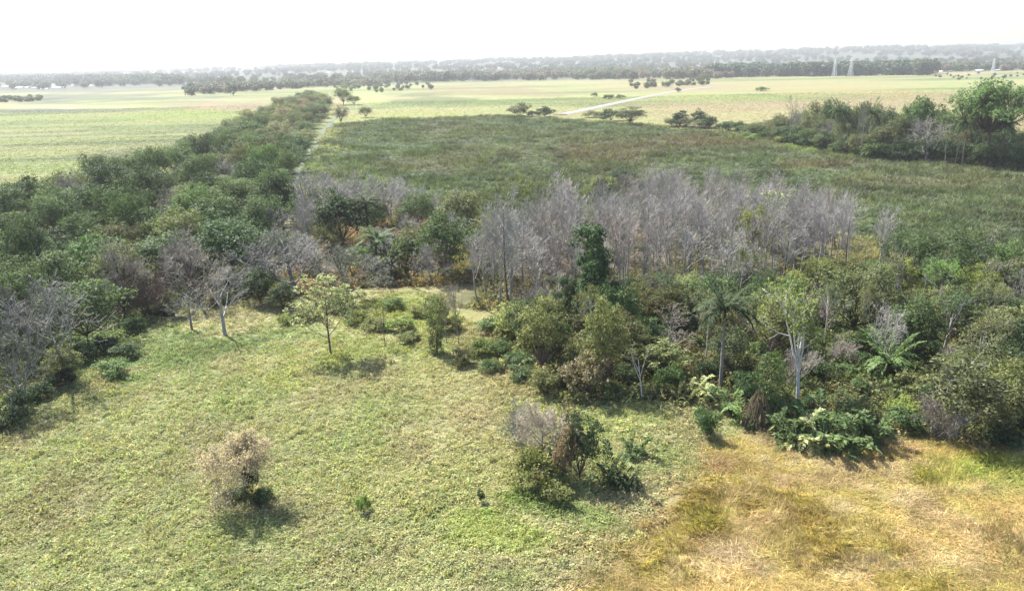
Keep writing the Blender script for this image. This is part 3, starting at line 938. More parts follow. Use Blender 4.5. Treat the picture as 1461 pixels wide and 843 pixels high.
one(622, 470, 420, 'small_b', 'leafy_tree', 'yellow-green leafy crown just behind the creeper column tree', 44, leaf='yellow-green')
one(655, 492, 400, 'upright_1', 'sapling', 'thin leafless sapling to the right of the creeper column tree', 34, bark='ash grey', twig='pinkish grey', cat='tree')
one(637, 490, 410, 'upright_2', 'sapling', 'thin leafless sapling close behind the creeper column tree', 26, bark='ash grey', twig='pinkish grey', cat='tree')
one(550, 494, 430, 'slim_fork', 'sapling', 'thin leafy sapling between the sparse pale tree and the column tree', 34, leaf='olive green', bark='brown', cat='tree')
one(372, 432, 378, 'dark_glossy', 'glossy_shrub', 'glossy dark green shrub below the big bare dome tree, taller of two', 56, leaf='dark green', cat='shrub', clear=4)
one(404, 440, 400, 'dark_glossy', 'glossy_shrub', 'glossy dark green shrub below the big bare dome tree, shorter of two', 46, leaf='dark green', cat='shrub', clear=3)

# --- copse behind the field
one(425, 420, 328, 'spread_0', 'dome_tree', 'wide leafless dome-shaped tree at the back edge of the field', 175, bark='ash grey', twig='ash grey', clear=6, lm='the wide leafless dome tree', zone=['copse', 'belt'])
one(500, 425, 345, 'spread_2', 'dome_tree', 'leafless dome-shaped tree with greenish twigs beside the widest one', 130, bark='greenish grey', twig='greenish grey', clear=5)
one(505, 400, 362, 'open_b', 'leafy_tree', 'olive leafy tree between the leafless dome trees', 90, leaf='olive green', clear=3)
one(380, 400, 335, 'spread_1', 'dome_tree', 'low leafless dome tree behind the glossy dark shrubs', 90, bark='ash grey', twig='ash grey', clear=4)
one(490, 352, 267, 'dark_glossy', 'dark_tree', 'dense rounded dark green tree, darkest crown behind the bare dome trees', 92, leaf='dark green', clear=6, lm='the dense dark round tree', zone=['copse', 'belt'])
one(528, 350, 276, 'lean_palm', 'palm_tree', 'palm leaning against the dense dark round tree', 48, leaf='deep green', bark='brown', cat='palm', clear=3)
one(538, 392, 326, 'lean_palm', 'palm_tree', 'short palm with pale fronds in front of the dark round tree', 56, leaf='mid green', bark='brown', cat='palm', clear=3)
one(560, 398, 335, 'stemless_palm', 'palm_tree', 'low bushy palm beside the short pale-fronded palm', 60, leaf='mid green', bark='brown', cat='palm', clear=2)
one(635, 392, 300, 'round_d', 'broad_tree', 'rounded mid green tree on a thin trunk, middle of the copse', 104, leaf='mid green', bark='brown', clear=5, lm='the rounded mid green copse tree', zone=['copse'])
one(595, 375, 318, 'round_c', 'broad_tree', 'smaller grey-green tree leaning on the rounded copse tree', 66, leaf='grey-green', clear=4)
one(660, 340, 270, 'round_b', 'broad_tree', 'grey-green tree behind the copse, next to the dark marsh', 84, leaf='grey-green', clear=5)
one(600, 330, 275, 'round_a', 'broad_tree', 'dark green tree at the back of the copse', 70, leaf='deep green', clear=5)
one(445, 320, 240, 'spread_2', 'bare_tree', 'tall pale leafless tree beside the dense dark round tree', 66, bark='pale grey', twig='lilac grey', clear=4)
one(560, 320, 247, 'spread_0', 'bare_tree', 'spreading lilac leafless tree at the back of the copse', 92, bark='lilac grey', twig='lilac grey', clear=4)
one(510, 315, 246, 'spread_1', 'bare_tree', 'leafless lilac tree just behind the dense dark round tree', 76, bark='lilac grey', twig='lilac grey', clear=4)
one(470, 300, 244, 'spread_0', 'bare_tree', 'low leafless lilac tree where the copse meets the track', 60, bark='lilac grey', twig='lilac grey', clear=4)
one(405, 330, 238, 'dark_glossy', 'dark_tree', 'tall dark evergreen tree at the inner end of the tree belt', 56, leaf='dark green', clear=4, lm='the tall dark evergreen', zone=['belt'])
one(395, 352, 292, 'gaunt', 'bare_tree', 'gaunt white-limbed dead tree in front of the tall dark evergreen', 60, bark='pale grey', twig='pale grey', clear=3)
one(440, 360, 270, 'gaunt', 'bare_tree', 'gaunt pale dead tree to the left of the dense dark round tree', 46, bark='pale grey', twig='pale grey', clear=3)

# --- leafless grove
one(727, 446, 267, 'cone_bare', 'bare_tree', 'tallest leafless tree with cone-shaped crown at the edge of the grove', 78, bark='brown', twig='pale grey', clear=4, lm='the tallest cone-shaped bare tree', zone=['grove'])
one(805, 350, 243, 'spread_2', 'bare_tree', 'leafless tree with fan-shaped crown behind the cone-shaped one', 92, bark='lilac grey', twig='lilac grey', clear=4, lm='the fan-shaped bare tree', zone=['grove'])
one(790, 395, 308, 'spread_0', 'bare_tree', 'leafless lilac tree between the cone-shaped tree and the dark evergreen', 92, bark='lilac grey', twig='lilac grey', clear=4)
one(845, 478, 320, 'dark_tall', 'dark_tree', 'tall dark glossy evergreen standing before the leafless grove', 74, leaf='dark green', bark='dark', clear=6, lm='the tall dark glossy evergreen', zone=['grove', 'wood'])
one(812, 472, 395, 'dark_tall', 'dark_tree', 'shorter dark evergreen leaning against the tall dark glossy one', 44, leaf='dark green', bark='dark', clear=3)
one(770, 380, 338, 'open_b', 'leafy_tree', 'small pale green tree under the leafless grove edge', 66, leaf='grey-green', clear=3)
one(797, 458, 383, 'small_bare', 'bare_tree', 'small white-stemmed leafless tree left of the dark glossy evergreen', 64, bark='white', twig='pinkish grey', clear=3)
one(770, 450, 400, 'twig_bush_0', 'dry_bush', 'leafless pinkish bush next to the small white-stemmed tree', 60, bark='pinkish grey', twig='lilac grey', cat='bush')
one(1035, 430, 338, 'spread_1', 'bare_tree', 'spreading whitish leafless tree in front of the grove, above the palm', 100, bark='pale grey', twig='lilac grey', clear=4, lm='the spreading whitish bare tree', zone=['grove'])
one(985, 440, 398, 'spread_2', 'bare_tree', 'low spreading leafless tree with reaching grey limbs beside the palm', 120, bark='pale grey', twig='lilac grey', clear=4)
one(1075, 395, 288, 'open_a', 'leafy_tree', 'tree with sparse brownish leaves inside the leafless grove', 62, leaf='olive green', bark='dark', clear=3)
one(1100, 362, 270, 'pale_cluster', 'sparse_tree', 'tree with pale yellow-green top among the leafless grove', 60, leaf='pale green', bark='dark', clear=3)
one(1140, 400, 285, 'cone_bare', 'bare_tree', 'tall pale-stemmed leafless tree near the right end of the grove', 66, bark='pale grey', twig='lilac grey', clear=4, lm='the tall pale-stemmed bare tree', zone=['grove'])
one(1250, 395, 292, 'upright_3', 'bare_tree', 'outermost leafless tree at the right end of the grove', 46, bark='lilac grey', twig='lilac grey', clear=4)
one(890, 268, 236, 'round_d', 'broad_tree', 'dark bushy tree standing in the marsh behind the grove', 50, leaf='deep green', clear=4)
one(862, 275, 250, 'shrub_a', 'leafy_shrub', 'yellow-green shrub beside the dark bushy marsh tree', 52, leaf='yellow-green', cat='shrub', clear=3)
one(940, 268, 236, 'twig_bush_0', 'dry_bush', 'faint leafless bush at the back of the grove by the marsh', 30, bark='lilac grey', cat='bush', clear=3)

# --- wood on the right
one(1027, 562, 418, 'palm', 'palm_tree', 'tall feather palm with grey trunk rising from the wood edge', 84, leaf='deep green', bark='ash grey', cat='palm', clear=5.5, open_front=7, lm='the tall feather palm', zone=['wood', 'grove'])
one(1138, 580, 400, 'white_fork', 'forked_tree', 'tall tree with forked whitish trunk and thin yellow-green crown', 118, leaf='yellow-green', bark='white', clear=4.5, open_front=9, lm='the forked white-trunked tree', zone=['wood'])
one(916, 574, 490, 'slim_fork', 'sapling', 'slim pale-stemmed sapling with three raised branches at the wood edge', 62, leaf='olive green', bark='white', clear=3.5, open_front=4, lm='the slim pale-stemmed sapling', zone=['wood'], cat='tree')
one(1080, 608, 562, 'thatch', 'snag', 'snag hung with dead brown vine thatch at the wood edge', 52, leaf='brown', bark='brown', cat='snag', clear=3, lm='the thatch-hung snag', zone=['wood'])
one(1094, 604, 505, 'vine_column', 'creeper_tree', 'green creeper-covered column just behind the thatch-hung snag', 52, leaf='mid green', clear=3)
one(1257, 532, 430, 'gaunt', 'bare_tree', 'pale leafless forked tree standing over the stemless palm', 60, bark='pale grey', twig='pale grey', clear=3)
one(1265, 536, 476, 'stemless_palm', 'palm_tree', 'stemless palm with arching yellow-green fronds under the pale forked tree', 88, leaf='fresh green', bark='brown', cat='palm', clear=4.5, open_front=9, lm='the stemless palm', zone=['wood'])
one(1345, 450, 368, 'open_a', 'leafy_tree', 'bright yellow-green leafy tree, brightest crown at the back of the wood', 76, leaf='bright green', bark='ash grey', clear=4, lm='the brightest yellow-green crown', zone=['wood'])
one(1340, 470, 410, 'gaunt', 'bare_tree', 'thin pale dead tree in front of the brightest yellow-green crown', 44, bark='pale grey', twig='pale grey', clear=2)
one(1215, 480, 380, 'round_b', 'broad_tree', 'broad olive tree with dark crooked limbs behind the forked white-trunked tree', 112, leaf='grey-green', bark='dark', clear=4)
one(1360, 400, 326, 'round_d', 'broad_tree', 'broad dark green tree at the back of the wood by the marsh', 112, leaf='deep green', clear=6)
one(1300, 388, 332, 'round_b', 'broad_tree', 'dark green tree next to the outermost leafless grove tree', 80, leaf='mid green', clear=5)
one(1365, 628, 505, 'small_b', 'broad_tree', 'big pale leafy tree nearest the golden grass on the far right', 130, leaf='grey-green', bark='ash grey', clear=4, lm='the big tree by the golden grass', zone=['wood'])
one(1330, 625, 560, 'twig_bush_1', 'dry_bush', 'brownish twiggy bush at the front of the big pale leafy tree', 66, bark='brown', twig='pinkish grey', cat='bush')
one(1425, 605, 510, 'small_a', 'broad_tree', 'yellowish-topped leafy tree right of the big pale one', 82, leaf='olive green', clear=3)
one(1452, 460, 385, 'small_bare', 'bare_tree', 'leafless tree at the frame edge above the wood', 40, bark='ash grey', twig='lilac grey', clear=2)
one(860, 560, 425, 'small_c', 'broad_tree', 'tall pale olive tree at the wood edge below the dark glossy evergreen', 70, leaf='olive green', clear=3)
one(775, 540, 425, 'small_b', 'broad_tree', 'pale olive leafy tree at the inner corner of the wood', 80, leaf='olive green', clear=3)
one(835, 570, 500, 'shrub_c', 'leafy_shrub', 'brown withered shrub hanging at the wood edge', 70, leaf='brown', cat='shrub', clear=3)
for (x, y, ty, w, pn, cl, lab) in [
        (1135, 640, 600, 58, 'fern_a', 'fresh green', 'pale fern clump first in the bright fern bank'),
        (1160, 642, 598, 60, 'fern_b', 'pale green', 'pale fern clump in the middle front of the bright fern bank'),
        (1190, 648, 608, 62, 'fern_a', 'fresh green', 'lowest pale fern clump of the bright fern bank'),
        (1218, 646, 600, 60, 'fern_b', 'fresh green', 'fern clump at the golden grass end of the bright fern bank'),
        (1240, 634, 588, 56, 'fern_a', 'mid green', 'darker fern clump at the end of the bright fern bank'),
        (1150, 622, 580, 60, 'fern_b', 'mid green', 'fern clump behind the start of the bright fern bank'),
        (1185, 624, 575, 66, 'fern_a', 'mid green', 'tall fern clump in the middle back of the bright fern bank'),
        (1215, 622, 572, 60, 'fern_b', 'deep green', 'dark fern clump at the back of the bright fern bank'),
        (1120, 628, 590, 46, 'fern_b', 'fresh green', 'small fern clump between the snag and the bright fern bank'),
        (1000, 572, 540, 46, 'fern_b', 'pale green', 'pale fern clump below the tall feather palm'),
        (1040, 592, 556, 52, 'fern_a', 'mid green', 'fern clump between the palm and the thatch-hung snag'),
        (975, 580, 552, 40, 'fern_b', 'olive green', 'small olive fern clump beside the slim sapling'),
        (1060, 606, 572, 46, 'fern_a', 'fresh green', 'fern clump at the left foot of the thatch-hung snag')]:
    one(x, y, ty, pn, 'fern_clump', lab, w, leaf=cl, cat='fern', clear=1.5)

# --- left wood: the near corner
one(95, 545, 392, 'gaunt', 'bare_tree', 'dead tree with long pale branching limbs at the near corner of the belt', 150, bark='ash grey', twig='ash grey', clear=5, lm='the long-limbed dead tree', zone=['belt'])
one(40, 520, 395, 'spread_0', 'bare_tree', 'leafless grey tree at the frame edge in the near corner of the belt', 120, bark='ash grey', twig='ash grey', clear=4)
one(30, 590, 470, 'spread_2', 'bare_tree', 'leafless grey-brown tangle at the near corner beneath the dead tree', 110, bark='ash grey', twig='greenish grey', clear=4)
one(175, 450, 335, 'spread_1', 'bare_tree', 'brownish leafless tree with fine twigs inside the belt edge', 100, bark='brown', twig='pinkish grey', clear=5, lm='the brownish fine-twigged tree', zone=['belt'])
one(285, 435, 333, 'spread_2', 'bare_tree', 'leafless pinkish-grey tree at the belt edge behind the bare whitish trees', 100, bark='brown', twig='pinkish grey', clear=5)
one(215, 450, 372, 'twig_bush_0', 'dry_bush', 'dark brown twiggy bush under the brownish leafless tree', 90, bark='brown', twig='brown', cat='bush', clear=3)
one(180, 508, 488, 'shrub_a', 'low_shrub', 'dark green low shrub on the grass along the belt edge', 46, leaf='deep green', cat='shrub', clear=2)
one(160, 535, 515, 'shrub_b', 'low_shrub', 'fresh green low shrub on the greener grass before the belt', 52, leaf='fresh green', cat='shrub', clear=2)
one(95, 545, 490, 'small_b', 'leafy_bush', 'dark leafy bush below the dead tree with pale limbs', 60, leaf='olive green', cat='bush', clear=3)

# --- forest across the marsh
one(1408, 236, 114, 'ceiba', 'giant_tree', 'giant tree with wide umbrella crown towering over the far forest', 118, leaf='mid green', bark='brown', clear=5, lm='the giant umbrella-crowned tree', zone=['forest'])
one(1305, 226, 137, 'emergent', 'emergent_tree', 'dome-crowned tree rising above the far forest, left of the giant', 50, leaf='mid green', bark='ash grey', clear=6)
one(1372, 238, 160, 'palm', 'palm_tree', 'dark palm under the giant umbrella-crowned tree, left of its trunk', 34, leaf='deep green', bark='brown', cat='palm', clear=3)
one(1425, 240, 165, 'palm', 'palm_tree', 'dark palm under the giant umbrella-crowned tree, right of its trunk', 34, leaf='deep green', bark='brown', cat='palm', clear=3)
one(1320, 232, 165, 'gaunt', 'bare_tree', 'pale many-limbed leafless tree in the middle of the far forest', 80, bark='ash grey', twig='ash grey', clear=6, lm='the pale many-limbed bare tree', zone=['forest'])
one(1228, 228, 140, 'gaunt', 'bare_tree', 'tall thin dead tree poking out of the far forest', 20, bark='ash grey', twig='ash grey', clear=4)
one(1127, 206, 135, 'small_bare', 'bare_tree', 'thin leafless tree poking out near the tapering forest end', 20, bark='ash grey', twig='ash grey', clear=4)
one(1192, 214, 147, 'palm', 'palm_tree', 'small palm showing above the tapering half of the far forest', 28, leaf='deep green', bark='ash grey', cat='palm', clear=4)
one(1237, 222, 148, 'palm', 'palm_tree', 'small palm showing above the middle of the far forest', 28, leaf='deep green', bark='ash grey', cat='palm', clear=4)
one(1268, 228, 190, 'slim_fork', 'sapling', 'white-stemmed small tree on the marsh edge of the far forest', 26, leaf='mid green', bark='ash grey', cat='tree', clear=3)
one(1348, 236, 185, 'slim_fork', 'sapling', 'fresh green slim tree on the marsh edge below the many-limbed bare tree', 26, leaf='bright green', bark='ash grey', cat='tree', clear=3)
one(1362, 238, 190, 'slim_fork', 'sapling', 'white-stemmed slim tree next to the fresh green slim tree', 20, leaf='olive green', bark='ash grey', cat='tree', clear=3)
landmark('forest', 'the tapering forest tip', 965, 180)
landmark('forest', 'the thin tree near the tip', 1127, 206)
landmark('forest', 'the white-stemmed marsh-edge tree', 1268, 228)
landmark('belt', 'the far tip of the belt', 470, 150)
landmark('belt', 'the bend of the grassy track', 455, 205)
landmark('belt', 'the corner of the left field', 250, 235)
landmark('belt', 'the belt edge at the picture side', 20, 330)
landmark('belt', 'the heart of the belt', 200, 320)
landmark('belt', 'the inner belt by the copse', 340, 300)

# --- lone trees on the plain
for (x, y, ty, w, pn, cl, bk, lab, nm, ct) in [
        (742, 167, 146, 34, 'shrub_c', 'grey-green', 'dark', 'larger of two grey-green trees alone at the far marsh edge', 'broad_tree', 'tree'),
        (778, 167, 152, 30, 'shrub_a', 'deep green', 'dark', 'smaller of two trees alone at the far marsh edge', 'broad_tree', 'tree'),
        (760, 166, 158, 22, 'shrub_a', 'deep green', 'dark', 'low bush between the two lone far marsh trees', 'leafy_shrub', 'shrub'),
        (872, 173, 155, 40, 'shrub_a', 'deep green', 'dark', 'dark tree below the pale road, first of a short row', 'broad_tree', 'tree'),
        (900, 178, 152, 50, 'small_b', 'grey-green', 'dark', 'large grey-green tree below the pale road, end of a short row', 'broad_tree', 'tree'),
        (848, 168, 158, 34, 'shrub_a', 'olive green', 'dark', 'low olive bush leading the short row below the road', 'leafy_shrub', 'shrub'),
        (970, 181, 158, 26, 'dark_tall', 'dark green', 'dark', 'dark tree at the very tip of the far forest', 'broad_tree', 'tree'),
        (998, 182, 155, 26, 'dark_glossy', 'dark green', 'dark', 'second dark tree from the tip of the far forest', 'broad_tree', 'tree'),
        (487, 176, 150, 24, 'small_c', 'brown', 'brown', 'brownish round tree beside the grassy track', 'broad_tree', 'tree'),
        (522, 168, 152, 22, 'small_a', 'olive green', 'brown', 'round olive tree standing on the pale grass past the track', 'broad_tree', 'tree'),
        (490, 150, 122, 32, 'small_b', 'olive green', 'brown', 'tall olive tree at the far tip of the belt', 'broad_tree', 'tree'),
        (505, 150, 136, 22, 'small_a', 'yellow-green', 'brown', 'small yellow-green tree at the far tip of the belt', 'broad_tree', 'tree'),
        (333, 137, 119, 16, 'dark_glossy', 'dark green', 'dark', 'dark conical tree in front of the distant left clump', 'broad_tree', 'tree'),
        (848, 138, 132, 12, 'shrub_a', 'olive green', 'dark', 'small olive bush on the bright field before the road', 'broad_tree', 'tree'),
        (868, 142, 135, 16, 'shrub_b', 'olive green', 'dark', 'second olive bush on the bright field before the road', 'broad_tree', 'tree'),
        (885, 141, 135, 16, 'shrub_a', 'olive green', 'dark', 'third olive bush on the bright field before the road', 'broad_tree', 'tree'),
        (968, 132, 125, 10, 'shrub_c', 'deep green', 'dark', 'small dark bush beside the pale road', 'broad_tree', 'tree'),
        (1087, 130, 124, 22, 'shrub_a', 'fresh green', 'dark', 'lone pale green bush on the bright right field', 'broad_tree', 'tree'),
        (1003, 117, 104, 16, 'round_d', 'olive green', 'dark', 'olive tree at the near edge of the far wood by the road end', 'broad_tree', 'tree'),
        (918, 114, 100, 16, 'round_a', 'brown', 'dark', 'brownish tree at the far wood edge beyond the road', 'broad_tree', 'tree'),
        (845, 113, 98, 16, 'round_c', 'deep green', 'dark', 'dark tree standing out before the far wood', 'broad_tree', 'tree'),
        (1157, 110, 103, 6, 'small_bare', 'olive green', 'white', 'tiny white dead tree at the far field edge left of the pylons', 'bare_tree', 'tree')]:
    one(x, y, ty, pn, nm, lab, w, leaf=cl, bark=bk, cat=ct, clear=5)

# --- filling in: the tree belt
rs = np.random.default_rng(77)
for p in scatter(W_BELT, 8.0, rs, lambda x, y: clear_of(x, y, 1.1), 30, lambda p: 8.0 + max(0, p[1] - 120) * .014):
    x, y = p
    pxl, pyl = (float(v[0]) for v in proj(np.array([x]), np.array([y])))
    if pxl < -170:
        continue
    edge = float(inside(W_BELT, np.array([x]), np.array([y]))[0])
    if y > 330:
        col = choose(rs, {'olive green': 3, 'mid green': 3, 'grey-green': 3, 'yellow-green': 1, 'brown': .5})
    else:
        col = choose(rs, {'dark green': 4, 'deep green': 5, 'mid green': 4.5, 'grey-green': 1.6, 'fresh green': .35, 'olive green': .6})
    hh = (6.8 + 6.0 * rs.random()) * (1 if edge > 5 else .8)
    if rs.random() < .07 and y < 330 and edge > 3:
        o = place(choose(rs, {'spread_0': 1, 'spread_1': 1, 'spread_2': 1}), p, 'bare_tree', hh * .95, 8 + 3 * rs.random(), bark='ash grey', twig='pinkish grey', group='trees of the long belt')
        pend(o, 'leafless pinkish-grey tree', 'belt')
        continue
    o = place(choose(rs, {'round_a': 3, 'round_b': 3, 'round_c': 2, 'round_d': 3}), p, 'belt_tree', hh, 9.0 + 5.0 * rs.random() + (y > 330) * 2, leaf=col, bark='brown', group='trees of the long belt', vary=.22)
    pend(o, f'{col} rounded tree', 'belt')
# shrubs along the belt's edge on the field
bpts = [(30, 590), (55, 570), (80, 552), (105, 535), (130, 515), (150, 500), (200, 472), (222, 458), (246, 446), (300, 434), (330, 432), (10, 612), (-20, 625), (-60, 640)]
for (x, y) in bpts:
    xy = G(x + rs.normal(0, 6), y + rs.normal(0, 3))
    o = place(choose(rs, {'shrub_a': 1, 'shrub_b': 1, 'shrub_c': 1}), xy, 'edge_shrub', 1.6 + 1.3 * rs.random(), 2.6 + 1.5 * rs.random(), leaf=(c := choose(rs, {'dark green': 2, 'olive green': 1, 'deep green': 2, 'brown': 1})), cat='shrub', group='shrubs along the belt edge')
    pend(o, f'{c} edge shrub', 'belt')

# --- filling in: the leafless grove
for p in scatter(W_GROVE, 2.9, rs, lambda x, y: clear_of(x, y, .75), 30):
    if vnoise(np.array([p[0] / 7]), np.array([p[1] / 9]), 3)[0] < .2:
        continue
    hh = 7.5 + 5.6 * rs.random()
    tw = choose(rs, {'lilac grey': 4, 'ash grey': 2, 'pinkish grey': 1})
    o = place('upright_%d' % rs.integers(5), p, 'grove_tree', hh, 3.6 + 2.6 * rs.random(), bark=choose(rs, {'ash grey': 2, 'brown': .5, 'pale grey': 4}), twig=tw, group='leafless trees of the grove', tilt=.03)
    pend(o, f'slender leafless {tw} grove tree', 'grove')
for p in scatter(W_GROVE, 5.2, rs, lambda x, y: clear_of(x, y, .6), 30):
    if rs.random() < .45:
        o = place('twig_bush_%d' % rs.integers(2), p, 'dry_bush', 1.4 + 1.4 * rs.random(), 2.6 + 2 * rs.random(), bark='pinkish grey', twig='pinkish grey', cat='bush', group='dry bushes under the grove')
        pend(o, 'low dry pinkish bush', 'grove')
    elif rs.random() < .3:
        o = place(choose(rs, {'shrub_a': 1, 'shrub_b': 1}), p, 'leafy_shrub', 1.2 + 1.2 * rs.random(), 2.2 + 1.5 * rs.random(), leaf='olive green', cat='shrub', group='green shrubs under the grove')
        pend(o, 'low olive shrub', 'grove')

# --- filling in: the copse
for p in scatter(W_COPSE, 5.4, rs, lambda x, y: clear_of(x, y, .95), 30):
    u = rs.random()
    if u < .4:
        o = place('spread_%d' % rs.integers(3), p, 'bare_tree', 5 + 2.5 * rs.random(), 6 + 3 * rs.random(), bark='ash grey', twig='lilac grey', group='trees of the copse')
        pend(o, 'leafless lilac tree', 'copse')
    elif u < .75:
        c = choose(rs, {'deep green': 2, 'mid green': 2, 'grey-green': 2, 'olive green': 1})
        o = place(choose(rs, {'small_a': 1, 'small_b': 1, 'round_d': 1}), p, 'broad_tree', 4.5 + 2.5 * rs.random(), 5 + 2.5 * rs.random(), leaf=c, group='trees of the copse')
        pend(o, f'{c} leafy tree', 'copse')
    else:
        c = choose(rs, {'fresh green': 1, 'olive green': 2, 'dark green': 1})
        o = place(choose(rs, {'shrub_a': 1, 'shrub_c': 1}), p, 'leafy_shrub', 1.8 + 1.2 * rs.random(), 2.8 + 1.5 * rs.random(), leaf=c, cat='shrub', group='shrubs of the copse')
        pend(o, f'{c} shrub', 'copse')
# scrub on the slope between field and copse
for (x, y, ty, w, c) in [(570, 470, 452, 44, 'yellow-green'), (600, 450, 432, 40, 'yellow-green'), (535, 470, 452, 40, 'olive green'), (585, 488, 474, 34, 'olive green'), (510, 460, 440, 40, 'yellow-green'),
                         (660, 520, 500, 40, 'olive green'), (690, 505, 482, 46, 'yellow-green'), (700, 530, 512, 34, 'mid green'), (645, 470, 450, 34, 'yellow-green'), (560, 440, 424, 36, 'fresh green'), (480, 440, 420, 50, 'yellow-green'), (440, 455, 437, 40, 'olive green'), (410, 460, 446, 30, 'yellow-green')]:
    o = one(x, y, ty, choose(rs, {'shrub_a': 1, 'shrub_b': 1}), 'slope_shrub', None, w, leaf=c, cat='shrub', group='scrub on the field slope', clear=1.5)
    pend(o, f'{c} shrub on the slope', 'copse')

# --- filling in: the wood on the right
for p in scatter(W_WOOD, 3.5, rs, lambda x, y: clear_of(x, y, .85), 30):
    x, y = p
    pxl = float(proj(np.array([x]), np.array([y]))[0][0])
    if pxl > 1600:
        continue
    edge = float(inside(W_WOOD, np.array([x]), np.array([y]))[0])
    u = rs.random()
    c = choose(rs, {'deep green': 1.5, 'mid green': 3.5, 'grey-green': 4, 'olive green': 4, 'yellow-green': 1.3, 'dark green': .6, 'fresh green': 1})
    if edge < 1.8 or u < .22:
        o = place(choose(rs, {'shrub_a': 1, 'shrub_b': 1, 'shrub_c': 1.5}), p, 'leafy_shrub', 1.8 + 1.6 * rs.random(), 2.6 + 1.6 * rs.random(), leaf=c, cat='shrub', group='shrubs of the wood', vary=.18)
        pend(o, f'{c} shrub', 'wood')
    elif u < .30:
        o = place(choose(rs, {'small_bare': 1, 'spread_0': 1, 'twig_bush_0': 1}), p, 'bare_tree', 3.8 + 2.5 * rs.random(), 4 + 2 * rs.random(), bark='ash grey', twig='pinkish grey', group='trees of the wood')
        pend(o, 'leafless greyish tree', 'wood')
    elif u < .52:
        o = place(choose(rs, {'open_a': 1, 'open_b': 1, 'white_fork': .5}), p, 'leafy_tree', 6 + 3 * rs.random(), 4.6 + 2.4 * rs.random(), leaf=c, bark='pale grey', group='trees of the wood')
        pend(o, f'open-crowned {c} tree', 'wood')
    else:
        o = place(choose(rs, {'small_a': 1, 'small_b': 1, 'small_c': 1}), p, 'wood_tree', 3.8 + 4.2 * rs.random() ** 1.3, 4.4 + 2.6 * rs.random(), leaf=c, bark='brown', group='trees of the wood', vary=.25, tilt=.12)
        pend(o, f'dense {c} tree', 'wood')

for p in scatter(W_WOOD, 2.9, rs, lambda x, y: clear_of(x, y, .5), 30):
    pxl = float(proj(np.array([p[0]]), np.array([p[1]]))[0][0])
    if pxl > 1520 or rs.random() < .35:
        continue
    c = choose(rs, {'deep green': 2, 'mid green': 4, 'grey-green': 2, 'olive green': 3, 'yellow-green': 1, 'dark green': 2, 'fresh green': 1})
    o = place(choose(rs, {'shrub_a': 1, 'shrub_b': 1, 'shrub_c': 1.2, 'fern_b': .35}), p, 'understorey_shrub', 1.1 + 1.5 * rs.random(), 2.0 + 1.6 * rs.random(), leaf=c, cat='shrub', group='low understorey of the wood', vary=.25)
    pend(o, f'low {c} shrub', 'wood')

# --- filling in: the forest across the marsh
for p in scatter(W_RF, 6.4, rs, lambda x, y: clear_of(x, y, .8), 30):
    x, y = p
    pxl = float(proj(np.array([x]), np.array([y]))[0][0])
    if pxl > 1560:
        continue
    edge = float(inside(W_RF, np.array([x]), np.array([y]))[0])
    k = sstep(960, 1200, np.array(pxl))
    hh = (7 + 6.0 * k + 4 * rs.random()) * (.5 if edge < 6 else .8 if edge < 14 else 1)
    dg_ = math.hypot(x - LM['forest']['the giant umbrella-crowned tree'][0], y - LM['forest']['the giant umbrella-crowned tree'][1])
    hh *= .62 if (dg_ < 22 or pxl > 1435) else 1
    u = rs.random()
    if u < .14 and edge > 5:
        o = place('spread_%d' % rs.integers(3), p, 'bare_tree', hh, 10, bark='pale grey', twig='ash grey', group='trees of the far forest')
        pend(o, 'leafless ash-grey tree', 'forest')
    else:
        c = choose(rs, {'dark green': 3, 'deep green': 3, 'mid green': 2, 'grey-green': 3, 'olive green': 1})
        o = place(choose(rs, {'round_a': 2, 'round_b': 2, 'round_c': 2, 'round_d': 2, 'emergent': .3 if edge > 14 else 0}), p, 'forest_tree', hh, 9 + 4.5 * rs.random(), leaf=c, bark='brown', group='trees of the far forest')
        pend(o, f'{c} tree', 'forest')
for k in range(44):
    t = (k + rs.random()) / 44
    px_ = 1000 + 520 * t; py_ = float(np.interp(px_, [955, 1000, 1060, 1130, 1200, 1240, 1350, 1462, 1640], [181, 182, 190, 205, 220, 227, 232, 242, 259]))
    c = choose(rs, {'dark green': 3, 'deep green': 3, 'mid green': 1})
    o = place(choose(rs, {'shrub_a': 1, 'shrub_c': 1, 'small_a': 1}), G(px_, py_), 'forest_shrub', 4 + 3.5 * rs.random(), 7 + 3 * rs.random(), leaf=c, cat='shrub', group='tall shrubs closing the far forest front')
    pend(o, f'tall {c} shrub', 'forest')
for k in range(22):
    t = rs.random()
    px_ = 1030 + 260 * t; py_ = 190 + 36 * t + rs.normal(0, 2)
    o = place(choose(rs, {'shrub_a': 1, 'shrub_b': 1}), G(px_, py_ + 2), 'edge_shrub', 1.6 + rs.random() * 1.6, 4 + 2 * rs.random(), leaf='yellow-green' if rs.random() < .6 else 'fresh green', cat='shrub', group='bright scrub along the far forest')
    pend(o, 'bright low shrub', 'forest')
write_labels()

# ------------------------------------------------------------------ pylons and far houses
M_STEEL = plain_mat('galvanised_steel', (.55, .56, .58), .5, .1)


